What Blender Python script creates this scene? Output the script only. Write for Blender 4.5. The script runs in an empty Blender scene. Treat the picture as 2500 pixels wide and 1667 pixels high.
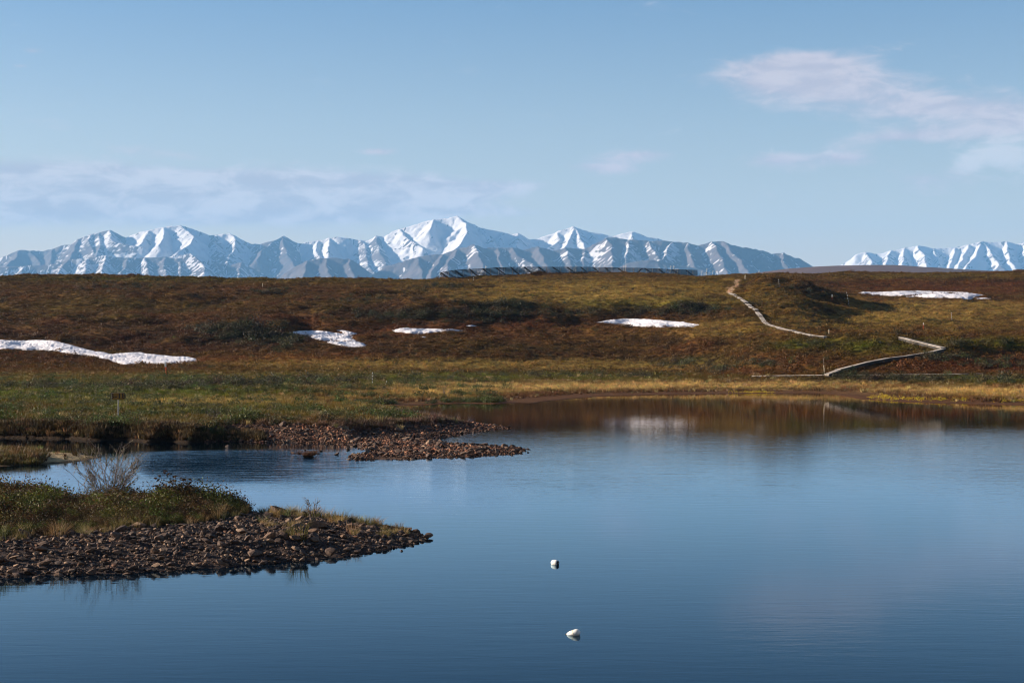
import bpy, math
import numpy as np
from mathutils import Vector, Matrix

sc = bpy.context.scene
COL = sc.collection
R = math.radians
# ------------------------------------------------------------------ camera
F, CX, CY, CH = 4000.0, 1250.0, 833.5, 5.0      # focal length in photo pixels, principal point, eye height (m)
cam_d = bpy.data.cameras.new('camera'); cam = bpy.data.objects.new('camera', cam_d); COL.objects.link(cam)
cam.location = (0, 0, CH); cam.rotation_euler = (R(90), 0, 0)
cam_d.sensor_width = 36.0; cam_d.lens = 36.0 * F / 2500.0
cam_d.clip_start = 0.5; cam_d.clip_end = 80000
sc.camera = cam
# ------------------------------------------------------------------ light
SUN_EL, SUN_AZ = 17.0, -80.5        # azimuth from +Y (camera forward), negative = left
SKY_STRENGTH = 0.051
SUN_STRENGTH = 5.0
EXPOSURE = 1.36
sd_ = Vector((math.sin(R(SUN_AZ)) * math.cos(R(SUN_EL)), math.cos(R(SUN_AZ)) * math.cos(R(SUN_EL)), math.sin(R(SUN_EL))))
sun_d = bpy.data.lights.new('sun', 'SUN'); sun = bpy.data.objects.new('sun', sun_d); COL.objects.link(sun)
sun_d.energy = SUN_STRENGTH; sun_d.angle = R(0.53); sun_d.color = (1.0, 0.86, 0.70)
sun.rotation_euler = (-sd_).to_track_quat('-Z', 'Y').to_euler()
sun.location = (-300, 50, 200)
vs = sc.view_settings
sc.display_settings.display_device = 'sRGB'
vs.view_transform = 'Standard'; vs.look = 'None'; vs.exposure = EXPOSURE; vs.gamma = 1.0; vs.use_curve_mapping = False
sc.cycles.use_denoising = True
sc.cycles.max_bounces = 6; sc.cycles.diffuse_bounces = 2; sc.cycles.glossy_bounces = 3
sc.cycles.transmission_bounces = 3; sc.cycles.volume_bounces = 1; sc.cycles.transparent_max_bounces = 6
sc.cycles.sample_clamp_indirect = 4.0
sc.cycles.filter_width = 1.1
sc.cycles.caustics_reflective = False; sc.cycles.caustics_refractive = False


class NB:
    """small node-tree builder"""
    def __init__(s, nt):
        s.nt = nt
    def new(s, t, **kw):
        n = s.nt.nodes.new(t)
        for k, v in kw.items(): setattr(n, k, v)
        return n
    def put(s, sock, v):
        if isinstance(v, bpy.types.NodeSocket): s.nt.links.new(v, sock)
        elif v is not None: sock.default_value = v
    def m(s, op, a, b=None, c=None, clamp=False):
        n = s.new('ShaderNodeMath', operation=op, use_clamp=clamp)
        for i, v in enumerate((a, b, c)):
            if v is not None: s.put(n.inputs[i], v)
        return n.outputs[0]
    def noise(s, vec, scale, detail=4, rough=0.55, dist=0.0):
        n = s.new('ShaderNodeTexNoise'); s.put(n.inputs['Vector'], vec)
        n.inputs['Scale'].default_value = scale; n.inputs['Detail'].default_value = detail
        n.inputs['Roughness'].default_value = rough; n.inputs['Distortion'].default_value = dist
        return n.outputs['Fac']
    def mapping(s, vec, scale=(1, 1, 1), loc=(0, 0, 0), rot=(0, 0, 0)):
        n = s.new('ShaderNodeMapping'); s.put(n.inputs['Vector'], vec)
        n.inputs['Scale'].default_value = scale; n.inputs['Location'].default_value = loc; n.inputs['Rotation'].default_value = rot
        return n.outputs[0]
    def ramp(s, fac, lo, hi, a=0.0, b=1.0, smooth=True):
        n = s.new('ShaderNodeMapRange'); n.interpolation_type = 'SMOOTHSTEP' if smooth else 'LINEAR'
        s.put(n.inputs['Value'], fac)
        for k, v in zip(('From Min', 'From Max', 'To Min', 'To Max'), (lo, hi, a, b)): s.put(n.inputs[k], v)
        return n.outputs[0]
    def mix(s, fac, a, b, mode='MIX'):
        n = s.new('ShaderNodeMix', data_type='RGBA', blend_type=mode)
        s.put(n.inputs[0], fac)
        s.put(n.inputs[6], a if not isinstance(a, tuple) else (*a[:3], 1))
        s.put(n.inputs[7], b if not isinstance(b, tuple) else (*b[:3], 1))
        return n.outputs[2]


# ------------------------------------------------------------------ sky
world = bpy.data.worlds.new('World'); sc.world = world; world.use_nodes = True
nt = world.node_tree; nt.nodes.clear(); nb = NB(nt)
sky = nb.new('ShaderNodeTexSky'); sky.sky_type = 'NISHITA'; sky.sun_disc = False
sky.sun_elevation = R(SUN_EL); sky.sun_rotation = R(SUN_AZ)
sky.altitude = 700; sky.air_density = 1.0; sky.dust_density = 0.6; sky.ozone_density = 2.4
tc = nb.new('ShaderNodeTexCoord'); sx = nb.new('ShaderNodeSeparateXYZ'); nt.links.new(tc.outputs['Generated'], sx.inputs[0])
u = nb.m('ARCTAN2', sx.outputs[0], sx.outputs[1]); v = nb.m('ARCSINE', sx.outputs[2])
cv = nb.new('ShaderNodeCombineXYZ'); nb.put(cv.inputs[0], u); nb.put(cv.inputs[1], v)
uv = cv.outputs[0]
n_big = nb.noise(nb.mapping(uv, (9, 46, 1), (3.1, 1.7, 0)), 1.0, 4, 0.6, 0.3)
n_fin = nb.noise(nb.mapping(uv, (34, 95, 1), (0.4, 5.2, 0)), 1.0, 5, 0.62, 0.4)
def blob(px, py, rx, ry, a):                       # soft patch where cloud gathers
    g = nb.new('ShaderNodeTexGradient', gradient_type='QUADRATIC_SPHERE')
    kx, ky = F / (rx * 2.1), F / (ry * 2.1)
    nb.put(g.inputs[0], nb.mapping(uv, (kx, ky, 1), (-(px - CX) / F * kx, -(CY - py) / F * ky, 0)))
    return nb.m('MULTIPLY', g.outputs['Fac'], a * 1.5)
def total(lst):
    t = lst[0]
    for q in lst[1:]: t = nb.m('ADD', t, q)
    return t
wisp = total([blob(*b) for b in [
    (1950, 170, 180, 38, .48), (1960, 225, 280, 45, .50), (2260, 285, 280, 45, .40), (2450, 330, 160, 50, .34),
    (1480, 412, 150, 24, .42), (1560, 380, 110, 16, .34), (1890, 400, 110, 35, .40), (2060, 395, 90, 24, .38),
    (2180, 350, 150, 20, .40), (2240, 450, 200, 40, .30), (110, 160, 50, 14, .30), (85, 195, 35, 10, .28),
    (150, 330, 140, 30, .18), (350, 385, 160, 30, .22), (925, 373, 60, 12, .42), (560, 400, 200, 16, .20)]])
band = total([blob(*b) for b in [
    (80, 455, 330, 40, .50), (480, 462, 330, 46, .56), (830, 468, 260, 44, .50), (1090, 478, 230, 32, .34), (1190, 455, 120, 12, .24),
    (60, 530, 500, 45, .34), (600, 530, 420, 35, .28), (1000, 520, 250, 25, .20), (1260, 520, 200, 18, .15)]])
puff = total([blob(*b) for b in [
    (2410, 395, 90, 45, 0.264), (2460, 310, 80, 25, 0.158), (2340, 420, 70, 30, 0.158), (2500, 188, 22, 20, 0.297), (1880, 375, 14, 14, 0.198),
    (2010, 385, 16, 14, 0.158), (2440, 465, 40, 18, 0.198), (2500, 420, 60, 50, 0.172), (2160, 372, 20, 14, 0.145)]])
hi = nb.m('MULTIPLY', nb.ramp(v, 0.40, 0.80), 0.20)        # thin scattered cloud goes on above the frame
nz = nb.m('ADD', nb.m('MULTIPLY', n_big, 0.62), nb.m('MULTIPLY', n_fin, 0.38))
nzw_ = nb.m('ADD', nb.m('MULTIPLY', n_big, 0.42), nb.m('MULTIPLY', n_fin, 0.58))
d_w = nb.ramp(nb.m('ADD', nzw_, nb.m('ADD', wisp, hi)), 0.67, 1.05)
d_b = nb.ramp(nb.m('ADD', nz, band), 0.57, 0.95)
d_p = nb.ramp(nb.m('ADD', nb.m('ADD', nb.m('MULTIPLY', n_fin, 0.75), nb.m('MULTIPLY', n_big, 0.25)), puff), 0.60, 0.90)
K = 1.0 / SKY_STRENGTH / 2 ** EXPOSURE
def cc(r, g, b): return (r * K, g * K, b * K, 1)
c = sky.outputs[0]
deep_r = nb.new('ShaderNodeValToRGB'); nb.put(deep_r.inputs[0], nb.m('MAXIMUM', v, 0.0)); e_ = deep_r.color_ramp.elements   # tint by height; the darkened zenith is added to cut skylight fill
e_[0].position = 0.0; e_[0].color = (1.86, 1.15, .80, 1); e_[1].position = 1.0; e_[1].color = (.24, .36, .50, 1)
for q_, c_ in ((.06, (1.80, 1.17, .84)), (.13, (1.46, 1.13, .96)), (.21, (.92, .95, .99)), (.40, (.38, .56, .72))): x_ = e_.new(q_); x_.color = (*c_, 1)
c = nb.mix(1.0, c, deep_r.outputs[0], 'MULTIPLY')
shade_b = nb.ramp(n_fin, 0.38, 0.62)
c = nb.mix(nb.m('MULTIPLY', d_b, 0.92), c, nb.mix(shade_b, cc(.58, .54, .57), cc(.82, .75, .75)))
c = nb.mix(nb.m('MULTIPLY', d_w, 0.75), c, nb.mix(shade_b, cc(.66, .56, .61), cc(.85, .71, .72)))
c = nb.mix(nb.m('MULTIPLY', d_p, 0.80), c, cc(.84, .79, .78))
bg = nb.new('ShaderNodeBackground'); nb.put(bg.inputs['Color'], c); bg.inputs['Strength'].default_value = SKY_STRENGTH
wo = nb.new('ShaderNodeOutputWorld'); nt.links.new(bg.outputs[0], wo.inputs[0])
world.cycles.sampling_method = 'MANUAL'; world.cycles.sample_map_resolution = 256

# ------------------------------------------------------------------ numpy helpers
def _hash(ix, iy, seed):
    h = (ix.astype(np.int64) * 374761393 + iy.astype(np.int64) * 668265263 + seed * 1274126177) & 0xFFFFFFFF
    h = ((h ^ (h >> 13)) * 1274126177) & 0xFFFFFFFF
    h = (h ^ (h >> 16)) & 0xFFFFFFFF
    return h
_G = np.array([(math.cos(a), math.sin(a)) for a in np.linspace(0, 2 * math.pi, 64, endpoint=False)])
def perlin(x, y, seed=0):
    x = np.asarray(x, float); y = np.asarray(y, float)
    ix = np.floor(x).astype(np.int64); iy = np.floor(y).astype(np.int64)
    fx = x - ix; fy = y - iy
    ux = fx * fx * fx * (fx * (fx * 6 - 15) + 10); uy = fy * fy * fy * (fy * (fy * 6 - 15) + 10)
    def g(dx, dy):
        h = _hash(ix + dx, iy + dy, seed) & 63
        return _G[h, 0] * (fx - dx) + _G[h, 1] * (fy - dy)
    a = g(0, 0); b = g(1, 0); c_ = g(0, 1); d = g(1, 1)
    t = a + (b - a) * ux; w = c_ + (d - c_) * ux
    return (t + (w - t) * uy) * 1.5
def fbm(x, y, oct_=4, seed=0, gain=0.5, lac=2.03):
    r = 0; a = 1; s = 0
    for i in range(oct_):
        r = r + a * perlin(x, y, seed + i * 17); s += a
        a *= gain; x = x * lac + 3.7; y = y * lac + 1.3
    return r / s
def sstep(a, b, x):
    t = np.clip((x - a) / (b - a), 0, 1); return t * t * (3 - 2 * t)
def wpt(px, py):                                  # a photo pixel on the lake surface -> plan position
    Y = F * CH / (py - CY); return ((px - CX) / F * Y, Y)
def poly_sd(X, Y, poly):                          # signed distance, positive inside
    X = np.asarray(X, float).ravel(); Y = np.asarray(Y, float).ravel()
    P = np.asarray(poly, float); Q = np.roll(P, -1, 0)
    d = np.full(X.shape, 1e18); ins = np.zeros(X.shape, bool)
    for (ax, ay), (bx, by) in zip(P, Q):
        ex, ey = bx - ax, by - ay; L = ex * ex + ey * ey + 1e-12
        t = np.clip(((X - ax) * ex + (Y - ay) * ey) / L, 0, 1)
        d = np.minimum(d, (X - ax - t * ex) ** 2 + (Y - ay - t * ey) ** 2)
        if by != ay:
            c_ = (ay > Y) != (by > Y)
            ins ^= c_ & (X < ex * (Y - ay) / (by - ay) + ax)
    d = np.sqrt(d); return np.where(ins, d, -d)
def smooth1(a, s):
    k = np.exp(-0.5 * (np.arange(-3 * s, 3 * s + 1) / s) ** 2); k /= k.sum()
    return np.convolve(np.pad(a, 3 * s, mode='edge'), k, 'valid')
def mesh_np(name, V, Fc, smooth=True, attrs=None, mat=None):
    """V (n,3), Fc (m,k) -> mesh; attrs {name: (n,) float or (n,3) colour} on points"""
    V = np.ascontiguousarray(V, np.float32); Fc = np.ascontiguousarray(Fc, np.int32)
    me = bpy.data.meshes.new(name); n, k = len(Fc), Fc.shape[1] if len(Fc) else 3
    me.vertices.add(len(V)); me.vertices.foreach_set('co', V.ravel())
    if n:
        me.loops.add(n * k); me.loops.foreach_set('vertex_index', Fc.ravel())
        me.polygons.add(n); me.polygons.foreach_set('loop_start', np.arange(0, n * k, k, dtype=np.int32))
        me.polygons.foreach_set('use_smooth', np.full(n, smooth))
    add_attrs(me, attrs)
    me.update(calc_edges=True); me.validate()
    if mat: me.materials.append(mat)
    return me
def add_attrs(me, attrs):
    for an, av in (attrs or {}).items():
        av = np.asarray(av, np.float32)
        if av.ndim == 1:
            me.attributes.new(an, 'FLOAT', 'POINT').data.foreach_set('value', av)
        else:
            c4 = np.ones((len(av), 4), np.float32); c4[:, :3] = av
            me.attributes.new(an, 'FLOAT_COLOR', 'POINT').data.foreach_set('color', c4.ravel())
def grid_faces(nr, nc):
    i = np.arange(nr - 1)[:, None] * nc + np.arange(nc - 1)[None, :]
    return np.stack([i, i + 1, i + nc + 1, i + nc], -1).reshape(-1, 4)
def put(name, me, parent=None, loc=None, rot=None, scale=None):
    o = bpy.data.objects.new(name, me); COL.objects.link(o)
    if parent: o.parent = parent
    if loc is not None: o.location = loc
    if rot is not None: o.rotation_euler = rot
    if scale is not None: o.scale = scale
    return o
def tag(o, label=None, cat=None, group=None, kind=None):
    if label: o['label'] = label
    if cat: o['category'] = cat
    if group: o['group'] = group
    if kind: o['kind'] = kind
    return o
def empty(name, loc=(0, 0, 0), rz=0.0):
    o = bpy.data.objects.new(name, None); COL.objects.link(o); o.location = loc; o.rotation_euler = (0, 0, rz); o.empty_display_size = 0.2
    return o

# ------------------------------------------------------------------ materials
def material(name):
    m = bpy.data.materials.new(name); m.use_nodes = True; m.node_tree.nodes.clear(); n = NB(m.node_tree)
    out = n.new('ShaderNodeOutputMaterial'); return m, n, out
def principled(n, out, color, rough=0.8, spec=0.3, normal=None, **kw):
    p = n.new('ShaderNodeBsdfPrincipled'); n.put(p.inputs['Base Color'], color if not isinstance(color, tuple) else (*color[:3], 1))
    n.put(p.inputs['Roughness'], rough); p.inputs['Specular IOR Level'].default_value = spec
    if normal: n.nt.links.new(normal, p.inputs['Normal'])
    for k, v_ in kw.items(): n.put(p.inputs[k], v_)
    n.nt.links.new(p.outputs[0], out.inputs['Surface']); return p
def bump(n, h, strength, dist):
    b = n.new('ShaderNodeBump'); n.put(b.inputs['Height'], h); n.put(b.inputs['Strength'], strength); b.inputs['Distance'].default_value = dist
    return b.outputs[0]
def attr(n, name, kind='GEOMETRY'):
    a = n.new('ShaderNodeAttribute'); a.attribute_name = name; a.attribute_type = kind; return a
def geo_pos(n): return n.new('ShaderNodeNewGeometry').outputs['Position']

def mat_ground():
    m, n, out = material('tundra_soil')
    a = attr(n, 'col').outputs['Color']; p = geo_pos(n)
    f1 = n.noise(p, 1.3, 5, 0.65); f2 = n.noise(p, 6.0, 4, 0.7)
    k = n.m('MULTIPLY', n.ramp(f1, 0.25, 0.75, 0.62, 1.35), n.ramp(f2, 0.25, 0.75, 0.65, 1.35))
    g = n.new('ShaderNodeVectorMath', operation='SCALE'); n.put(g.inputs[0], a); n.put(g.inputs['Scale'], k)
    principled(n, out, g.outputs[0], 0.95, 0.1, bump(n, n.m('ADD', f1, f2), 0.8, 0.12)); return m
def mat_leaf(name, rough=0.6, trans=0.25):
    m, n, out = material(name)
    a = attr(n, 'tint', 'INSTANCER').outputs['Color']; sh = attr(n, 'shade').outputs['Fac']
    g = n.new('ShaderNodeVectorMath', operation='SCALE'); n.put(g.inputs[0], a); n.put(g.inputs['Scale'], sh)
    p = n.new('ShaderNodeBsdfPrincipled'); n.put(p.inputs['Base Color'], g.outputs[0]); p.inputs['Roughness'].default_value = rough
    p.inputs['Specular IOR Level'].default_value = 0.2
    t = n.new('ShaderNodeBsdfTranslucent'); n.put(t.inputs['Color'], g.outputs[0])
    mx = n.new('ShaderNodeMixShader'); mx.inputs[0].default_value = trans
    n.nt.links.new(p.outputs[0], mx.inputs[1]); n.nt.links.new(t.outputs[0], mx.inputs[2]); n.nt.links.new(mx.outputs[0], out.inputs['Surface'])
    return m
def mat_stone(name, joined):
    m, n, out = material(name)
    tc_ = n.new('ShaderNodeTexCoord').outputs['Object']
    if joined:
        base = attr(n, 'col').outputs['Color']; vec = geo_pos(n); sc_ = 14.0
    else:
        r = n.new('ShaderNodeObjectInfo').outputs['Random']; vec = tc_; sc_ = 1.8
        rp = n.new('ShaderNodeValToRGB'); n.put(rp.inputs[0], r); e = rp.color_ramp.elements
        pal = [(0, (.045, .028, .022)), (.2, (.10, .062, .044)), (.4, (.055, .039, .033)), (.6, (.16, .095, .060)), (.8, (.085, .058, .047)), (1, (.24, .155, .10))]
        e[0].color = (*pal[0][1], 1); e[1].color = (*pal[-1][1], 1)
        for q, c_ in pal[1:-1]: x = e.new(q); x.color = (*c_, 1)
        base = rp.outputs[0]
    f = n.noise(vec, sc_, 5, 0.65); f2 = n.noise(vec, sc_ * 5, 3, 0.6)
    k = n.m('MULTIPLY', n.ramp(f, 0.3, 0.7, 0.65, 1.35), n.ramp(f2, 0.3, 0.7, 0.8, 1.2))
    g = n.new('ShaderNodeVectorMath', operation='SCALE'); n.put(g.inputs[0], base); n.put(g.inputs['Scale'], k)
    lich = n.ramp(n.noise(vec, sc_ * 1.7, 4, 0.6, 0.6), 0.66, 0.72)
    colr = n.mix(n.m('MULTIPLY', lich, 0.35), g.outputs[0], (.17, .16, .13))
    principled(n, out, colr, 0.85, 0.25, bump(n, n.m('ADD', f, n.m('MULTIPLY', f2, 0.4)), 0.6, 0.02)); return m
def mat_snow():
    m, n, out = material('old_snow'); p = geo_pos(n)
    f = n.noise(p, 2.2, 5, 0.65); f2 = n.noise(p, 9.0, 3, 0.6)
    dirt = n.m('MULTIPLY', n.ramp(f2, 0.52, 0.75), n.ramp(f, 0.45, 0.65))
    rim = attr(n, 'rim').outputs['Fac']; dirt = n.m('MAXIMUM', n.m('MULTIPLY', dirt, .5), n.m('MULTIPLY', rim, n.ramp(n.noise(p, 3.5, 4, .65), .38, .62, .15, .95)))
    colr = n.mix(dirt, (.76, .74, .78), (.26, .21, .18))
    principled(n, out, colr, 0.7, 0.3, bump(n, n.m('ADD', f, n.m('MULTIPLY', f2, .3)), 0.5, 0.15)); return m
def mat_wood(name, base, dark):
    m, n, out = material(name); tc_ = n.new('ShaderNodeTexCoord').outputs['Object']
    f = n.noise(n.mapping(tc_, (2.0, 30, 30)), 1.0, 5, 0.6, 0.4); f2 = n.noise(geo_pos(n), 0.8, 3, 0.5)
    k = n.m('MULTIPLY', f, n.ramp(f2, .3, .7, .7, 1.25))
    principled(n, out, n.mix(n.ramp(k, .28, .66), dark, base), 0.8, 0.2, bump(n, f, 0.4, 0.01)); return m
def mat_plain(name, color, rough=0.6, spec=0.3, metal=0.0, var=0.25, scale=8.0):
    m, n, out = material(name); tc_ = n.new('ShaderNodeTexCoord').outputs['Object']
    f = n.noise(tc_, scale, 4, 0.6)
    g = n.new('ShaderNodeVectorMath', operation='SCALE'); g.inputs[0].default_value = color; n.put(g.inputs['Scale'], n.ramp(f, .3, .7, 1 - var, 1 + var))
    principled(n, out, g.outputs[0], rough, spec, bump(n, f, 0.15, 0.01), Metallic=metal); return m
M_ground = mat_ground(); M_leaf = mat_leaf('tundra_leaf'); M_stone = mat_stone('river_stone', False); M_pebble = mat_stone('river_pebble', True)
M_snow = mat_snow()
M_plank = mat_wood('weathered_plank', (.46, .40, .34), (.25, .21, .18)); M_beam = mat_wood('shaded_beam', (.075, .068, .062), (.035, .032, .030))  # beam tone darkened to carry the shade on the boardwalk sides
M_slat = mat_wood('dark_slat', (.030, .030, .035), (.016, .016, .019)); M_post = mat_wood('pale_post', (.42, .40, .38), (.26, .25, .24))
M_white = mat_plain('white_paint', (.78, .76, .72)); M_orange = mat_plain('orange_paint', (.75, .13, .035)); M_black = mat_plain('black_paint', (.02, .02, .022))
M_cream = mat_plain('raw_lath', (.66, .56, .40)); M_metal = mat_plain('galvanised_steel', (.42, .43, .45), 0.45, 0.5, 0.6)
M_ochre = mat_plain('ochre_sign_paint', (.26, .135, .018)); M_bark = mat_plain('willow_bark', (.17, .13, .115), 0.8, 0.2, 0, 0.35, 30)
M_redw = mat_plain('red_paint', (.45, .07, .03))
# ------------------------------------------------------------------ land form
C_ = [-800, 0, 200, 400, 700, 950, 1150, 1300, 1500, 1585, 1700, 1800, 1870, 1950, 2030, 2100, 2200, 2350, 2500, 3300]
def zl(lst): return [(c_, Y, z) for c_, Y, z in lst]
def pl(lst): return [(c_, Y, CH + (CY - py) / F * Y) for c_, py, Y in lst]
LINES = [
 zl([(-800, 20, .6), (3300, 20, .3)]),
 zl([(-800, 92, .66), (700, 92, .66), (950, 95, .62), (1150, 95, .5), (3300, 95, .4)]),
 zl([(-800, 175, 1.25), (0, 175, 1.25), (700, 180, 1.25), (950, 190, 1.2), (1300, 205, 1.0), (1585, 205, 1.0), (1800, 175, 1.2), (2030, 163, 1.62), (2200, 163, 1.62), (2500, 165, 1.75), (3300, 165, 1.9)]),
 pl([(-800, 890, 200), (0, 890, 200), (200, 893, 200), (400, 888, 202), (700, 862, 215), (950, 850, 225), (1150, 840, 230), (1300, 838, 232), (1500, 825, 238), (1585, 822, 238), (1700, 830, 225), (1800, 846, 205), (1870, 841, 198), (1950, 828, 194), (2030, 825, 194), (2100, 823, 194), (2200, 822, 194), (2350, 826, 194), (2500, 833, 194), (3300, 835, 194)]),
 pl([(-800, 866, 212), (0, 866, 213), (200, 868, 213), (400, 868, 214), (700, 822, 238), (950, 812, 243), (1150, 805, 248), (1300, 800, 250), (1500, 794, 255), (1585, 792, 256), (1700, 794, 250), (1800, 796, 235), (1870, 796, 228), (1950, 808, 222), (2030, 816, 218), (2100, 816, 218), (2200, 815, 218), (2350, 813, 220), (2500, 813, 222), (3300, 812, 222)]),
 pl([(-800, 790, 255), (0, 790, 255), (200, 785, 255), (400, 788, 255), (700, 762, 268), (950, 747, 268), (1150, 744, 270), (1300, 744, 272), (1500, 738, 274), (1585, 736, 275), (1700, 740, 275), (1800, 738, 272), (1870, 731, 270), (1950, 750, 262), (2030, 775, 258), (2100, 785, 255), (2200, 783, 255), (2350, 780, 258), (2500, 780, 260), (3300, 780, 260)]),
 pl([(-800, 735, 300), (0, 735, 300), (200, 733, 300), (400, 735, 300), (700, 722, 305), (950, 715, 305), (1150, 712, 306), (1300, 709, 308), (1500, 706, 308), (1585, 706, 308), (1700, 705, 308), (1800, 694, 305), (1870, 680, 305), (1950, 692, 303), (2030, 719, 300), (2100, 746, 298), (2200, 757, 298), (2350, 756, 300), (2500, 756, 300), (3300, 756, 300)]),
 pl([(-800, 700, 335), (0, 700, 335), (200, 700, 335), (400, 702, 335), (700, 700, 335), (950, 697, 336), (1150, 696, 340), (1300, 688, 350), (1500, 686, 360), (1585, 686, 362), (1700, 687, 360), (1800, 685, 345), (1870, 706, 340), (1950, 722, 338), (2030, 735, 338), (2100, 739, 338), (2200, 735, 338), (2350, 734, 338), (2500, 733, 338), (3300, 732, 338)]),
 pl([(-800, 684, 352), (0, 684, 352), (400, 687, 352), (700, 690, 352), (950, 688, 354), (1075, 691, 355), (1150, 688, 358), (1300, 678, 385), (1500, 676, 410), (1585, 677, 415), (1700, 681, 425), (1800, 679, 410), (1870, 688, 405), (1950, 698, 400), (2030, 705, 399), (2100, 706, 398), (2200, 705, 398), (2350, 704, 399), (2500, 702, 400), (3300, 700, 400)]),
 pl([(-800, 676, 368), (0, 675, 368), (200, 674, 368), (300, 674.5, 368), (400, 678, 368), (600, 683, 368), (700, 681, 368), (850, 680, 368), (950, 681, 368), (1040, 684.5, 369), (1075, 686, 370), (1150, 680.5, 378), (1220, 675, 392), (1300, 670.8, 412), (1400, 669.3, 430), (1500, 670, 450), (1600, 672, 470), (1700, 675, 488), (1760, 673.5, 478), (1800, 673, 470), (1950, 672.5, 470), (2100, 671, 470), (2200, 669, 470), (2350, 667, 470), (2500, 666, 470), (3300, 663, 470)]),
]
GX = np.arange(-2200, 4701, 4.0)
_LY, _LZ = [], []
for i, L in enumerate(LINES):
    c_ = [q[0] for q in L]; s = 9 if i not in (6, 9) else 4
    _LY.append(smooth1(np.interp(GX, c_, [q[1] for q in L]), s)); _LZ.append(smooth1(np.interp(GX, c_, [q[2] for q in L]), s))
_LY.append(_LY[-1] + 45); _LZ.append(_LZ[-1] - 0.8)
for yy, zz in ((760, 15), (2500, 12), (24000, -4)):
    _LY.append(np.full_like(GX, yy)); _LZ.append(np.full_like(GX, zz))
_LY = np.array(_LY); _LZ = np.array(_LZ)
_dY = np.diff(_LY, axis=0); _S = np.diff(_LZ, axis=0) / _dY
_T = np.zeros_like(_LZ)
_w = _dY[1:] / (_dY[1:] + _dY[:-1])
_same = _S[1:] * _S[:-1] > 0
_T[1:-1] = np.where(_same, 1.0 / (_w / np.where(_same, _S[1:], 1) + (1 - _w) / np.where(_same, _S[:-1], 1)), 0)
_T[0] = _S[0]; _T[-1] = _S[-1]

MAIN = [(-900, 84)] + [wpt(*q) for q in [(-2200, 1066), (-400, 1066), (0, 1068), (60, 1070), (150, 1071), (215, 1075), (300, 1074), (360, 1080), (400, 1078), (460, 1081), (530, 1078), (600, 1078), (700, 1080), (800, 1083),
  (866, 1086), (890, 1098), (930, 1100), (880, 1110), (868, 1121), (905, 1123), (960, 1121), (1010, 1119), (1075, 1117), (1150, 1114), (1230, 1109), (1281, 1104), (1279, 1097), (1240, 1091), (1180, 1088), (1120, 1085), (1085, 1081), (1030, 1074), (985, 1071),
  (1010, 1065), (1075, 1062), (1130, 1057), (1200, 1050), (1238, 1045), (1230, 1041), (1180, 1038), (1120, 1035), (1075, 1030), (1040, 1024), (1000, 1014), (960, 1004), (925, 996), (945, 991),
  (1050, 988), (1130, 984.5), (1200, 986), (1300, 983), (1400, 973), (1450, 968.5), (1500, 966), (1600, 963.5), (1800, 961), (2000, 960.5), (2050, 965), (2100, 974), (2200, 981.5), (2300, 985), (2400, 987), (2500, 990), (2800, 994), (3300, 997)]] + [(900, 140), (900, 26000), (-900, 26000)]
ISLET = [wpt(*q) for q in [(-900, 1144), (-200, 1142), (0, 1139), (80, 1135), (160, 1130), (220, 1123), (245, 1116), (225, 1111), (150, 1108), (0, 1105), (-200, 1103), (-900, 1100)]]
SPIT = [wpt(*q) for q in [(-1500, 1418), (-300, 1411), (0, 1408), (60, 1409), (120, 1404), (178, 1405), (250, 1400), (300, 1401), (357, 1396), (446, 1392), (500, 1386), (536, 1387), (600, 1379), (650, 1377), (700, 1371), (760, 1368), (801, 1362), (865, 1355), (934, 1344), (980, 1336), (1010, 1327), (1043, 1313), (1036, 1302), (1000, 1294), (934, 1286), (880, 1281), (811, 1273), (704, 1266), (594, 1260), (450, 1254), (250, 1249), (0, 1244), (-400, 1240), (-1500, 1236)]]

def H0(X, Y):
    X = np.asarray(X, float).ravel(); Y = np.maximum(np.asarray(Y, float).ravel(), 20.01)
    px = np.clip(CX + F * X / Y, GX[0], GX[-1] - 0.01)
    fi = (px - GX[0]) / 4.0; i0 = np.floor(fi).astype(int); t = fi - i0; i1 = np.minimum(i0 + 1, len(GX) - 1)
    z = np.full(X.shape, -4.0)
    def col(A, k): return A[k][i0] * (1 - t) + A[k][i1] * t
    ya, za, ta = col(_LY, 0), col(_LZ, 0), col(_T, 0)
    for k in range(1, len(_LY)):
        yb, zb, tb = col(_LY, k), col(_LZ, k), col(_T, k)
        s = (Y >= ya) & (Y <= yb)
        h = (yb - ya)[s]; q = (Y[s] - ya[s]) / h; q2 = q * q; q3 = q2 * q
        z[s] = (2 * q3 - 3 * q2 + 1) * za[s] + (q3 - 2 * q2 + q) * h * ta[s] + (-2 * q3 + 3 * q2) * zb[s] + (q3 - q2) * h * tb[s]
        ya, za, ta = yb, zb, tb
    return z
FOLDS = [(560, 247, 70, 10, 1.5), (680, 250, 45, 8, 1.1), (350, 300, 170, 14, 1.2), (100, 320, 130, 12, .9), (1640, 266, 48, 8, 1.5), (1500, 268, 90, 8, .8), (1230, 268, 60, 8, 1.3), (1120, 262, 45, 7, 1.0), (1000, 265, 60, 8, 1.1), (1330, 262, 40, 7, .8),
 (900, 300, 80, 9, 1.0), (1100, 330, 70, 8, .8), (650, 330, 45, 7, .9), (250, 340, 60, 6, .6), (2350, 340, 150, 10, 1.1), (2180, 300, 90, 9, .8), (1930, 266, 50, 7, .9), (1880, 300, 30, 8, .7), (1960, 296, 26, 7, .9), (450, 232, 60, 7, .8), (300, 262, 60, 8, .9), (150, 258, 60, 8, .8), (40, 285, 50, 8, .8), (800, 262, 60, 8, .9), (760, 290, 50, 8, .8), (1700, 215, 45, 7, .8), (1850, 190, 40, 6, .7), (2330, 182, 45, 5, .6), (2430, 186, 40, 5, .6)]
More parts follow.
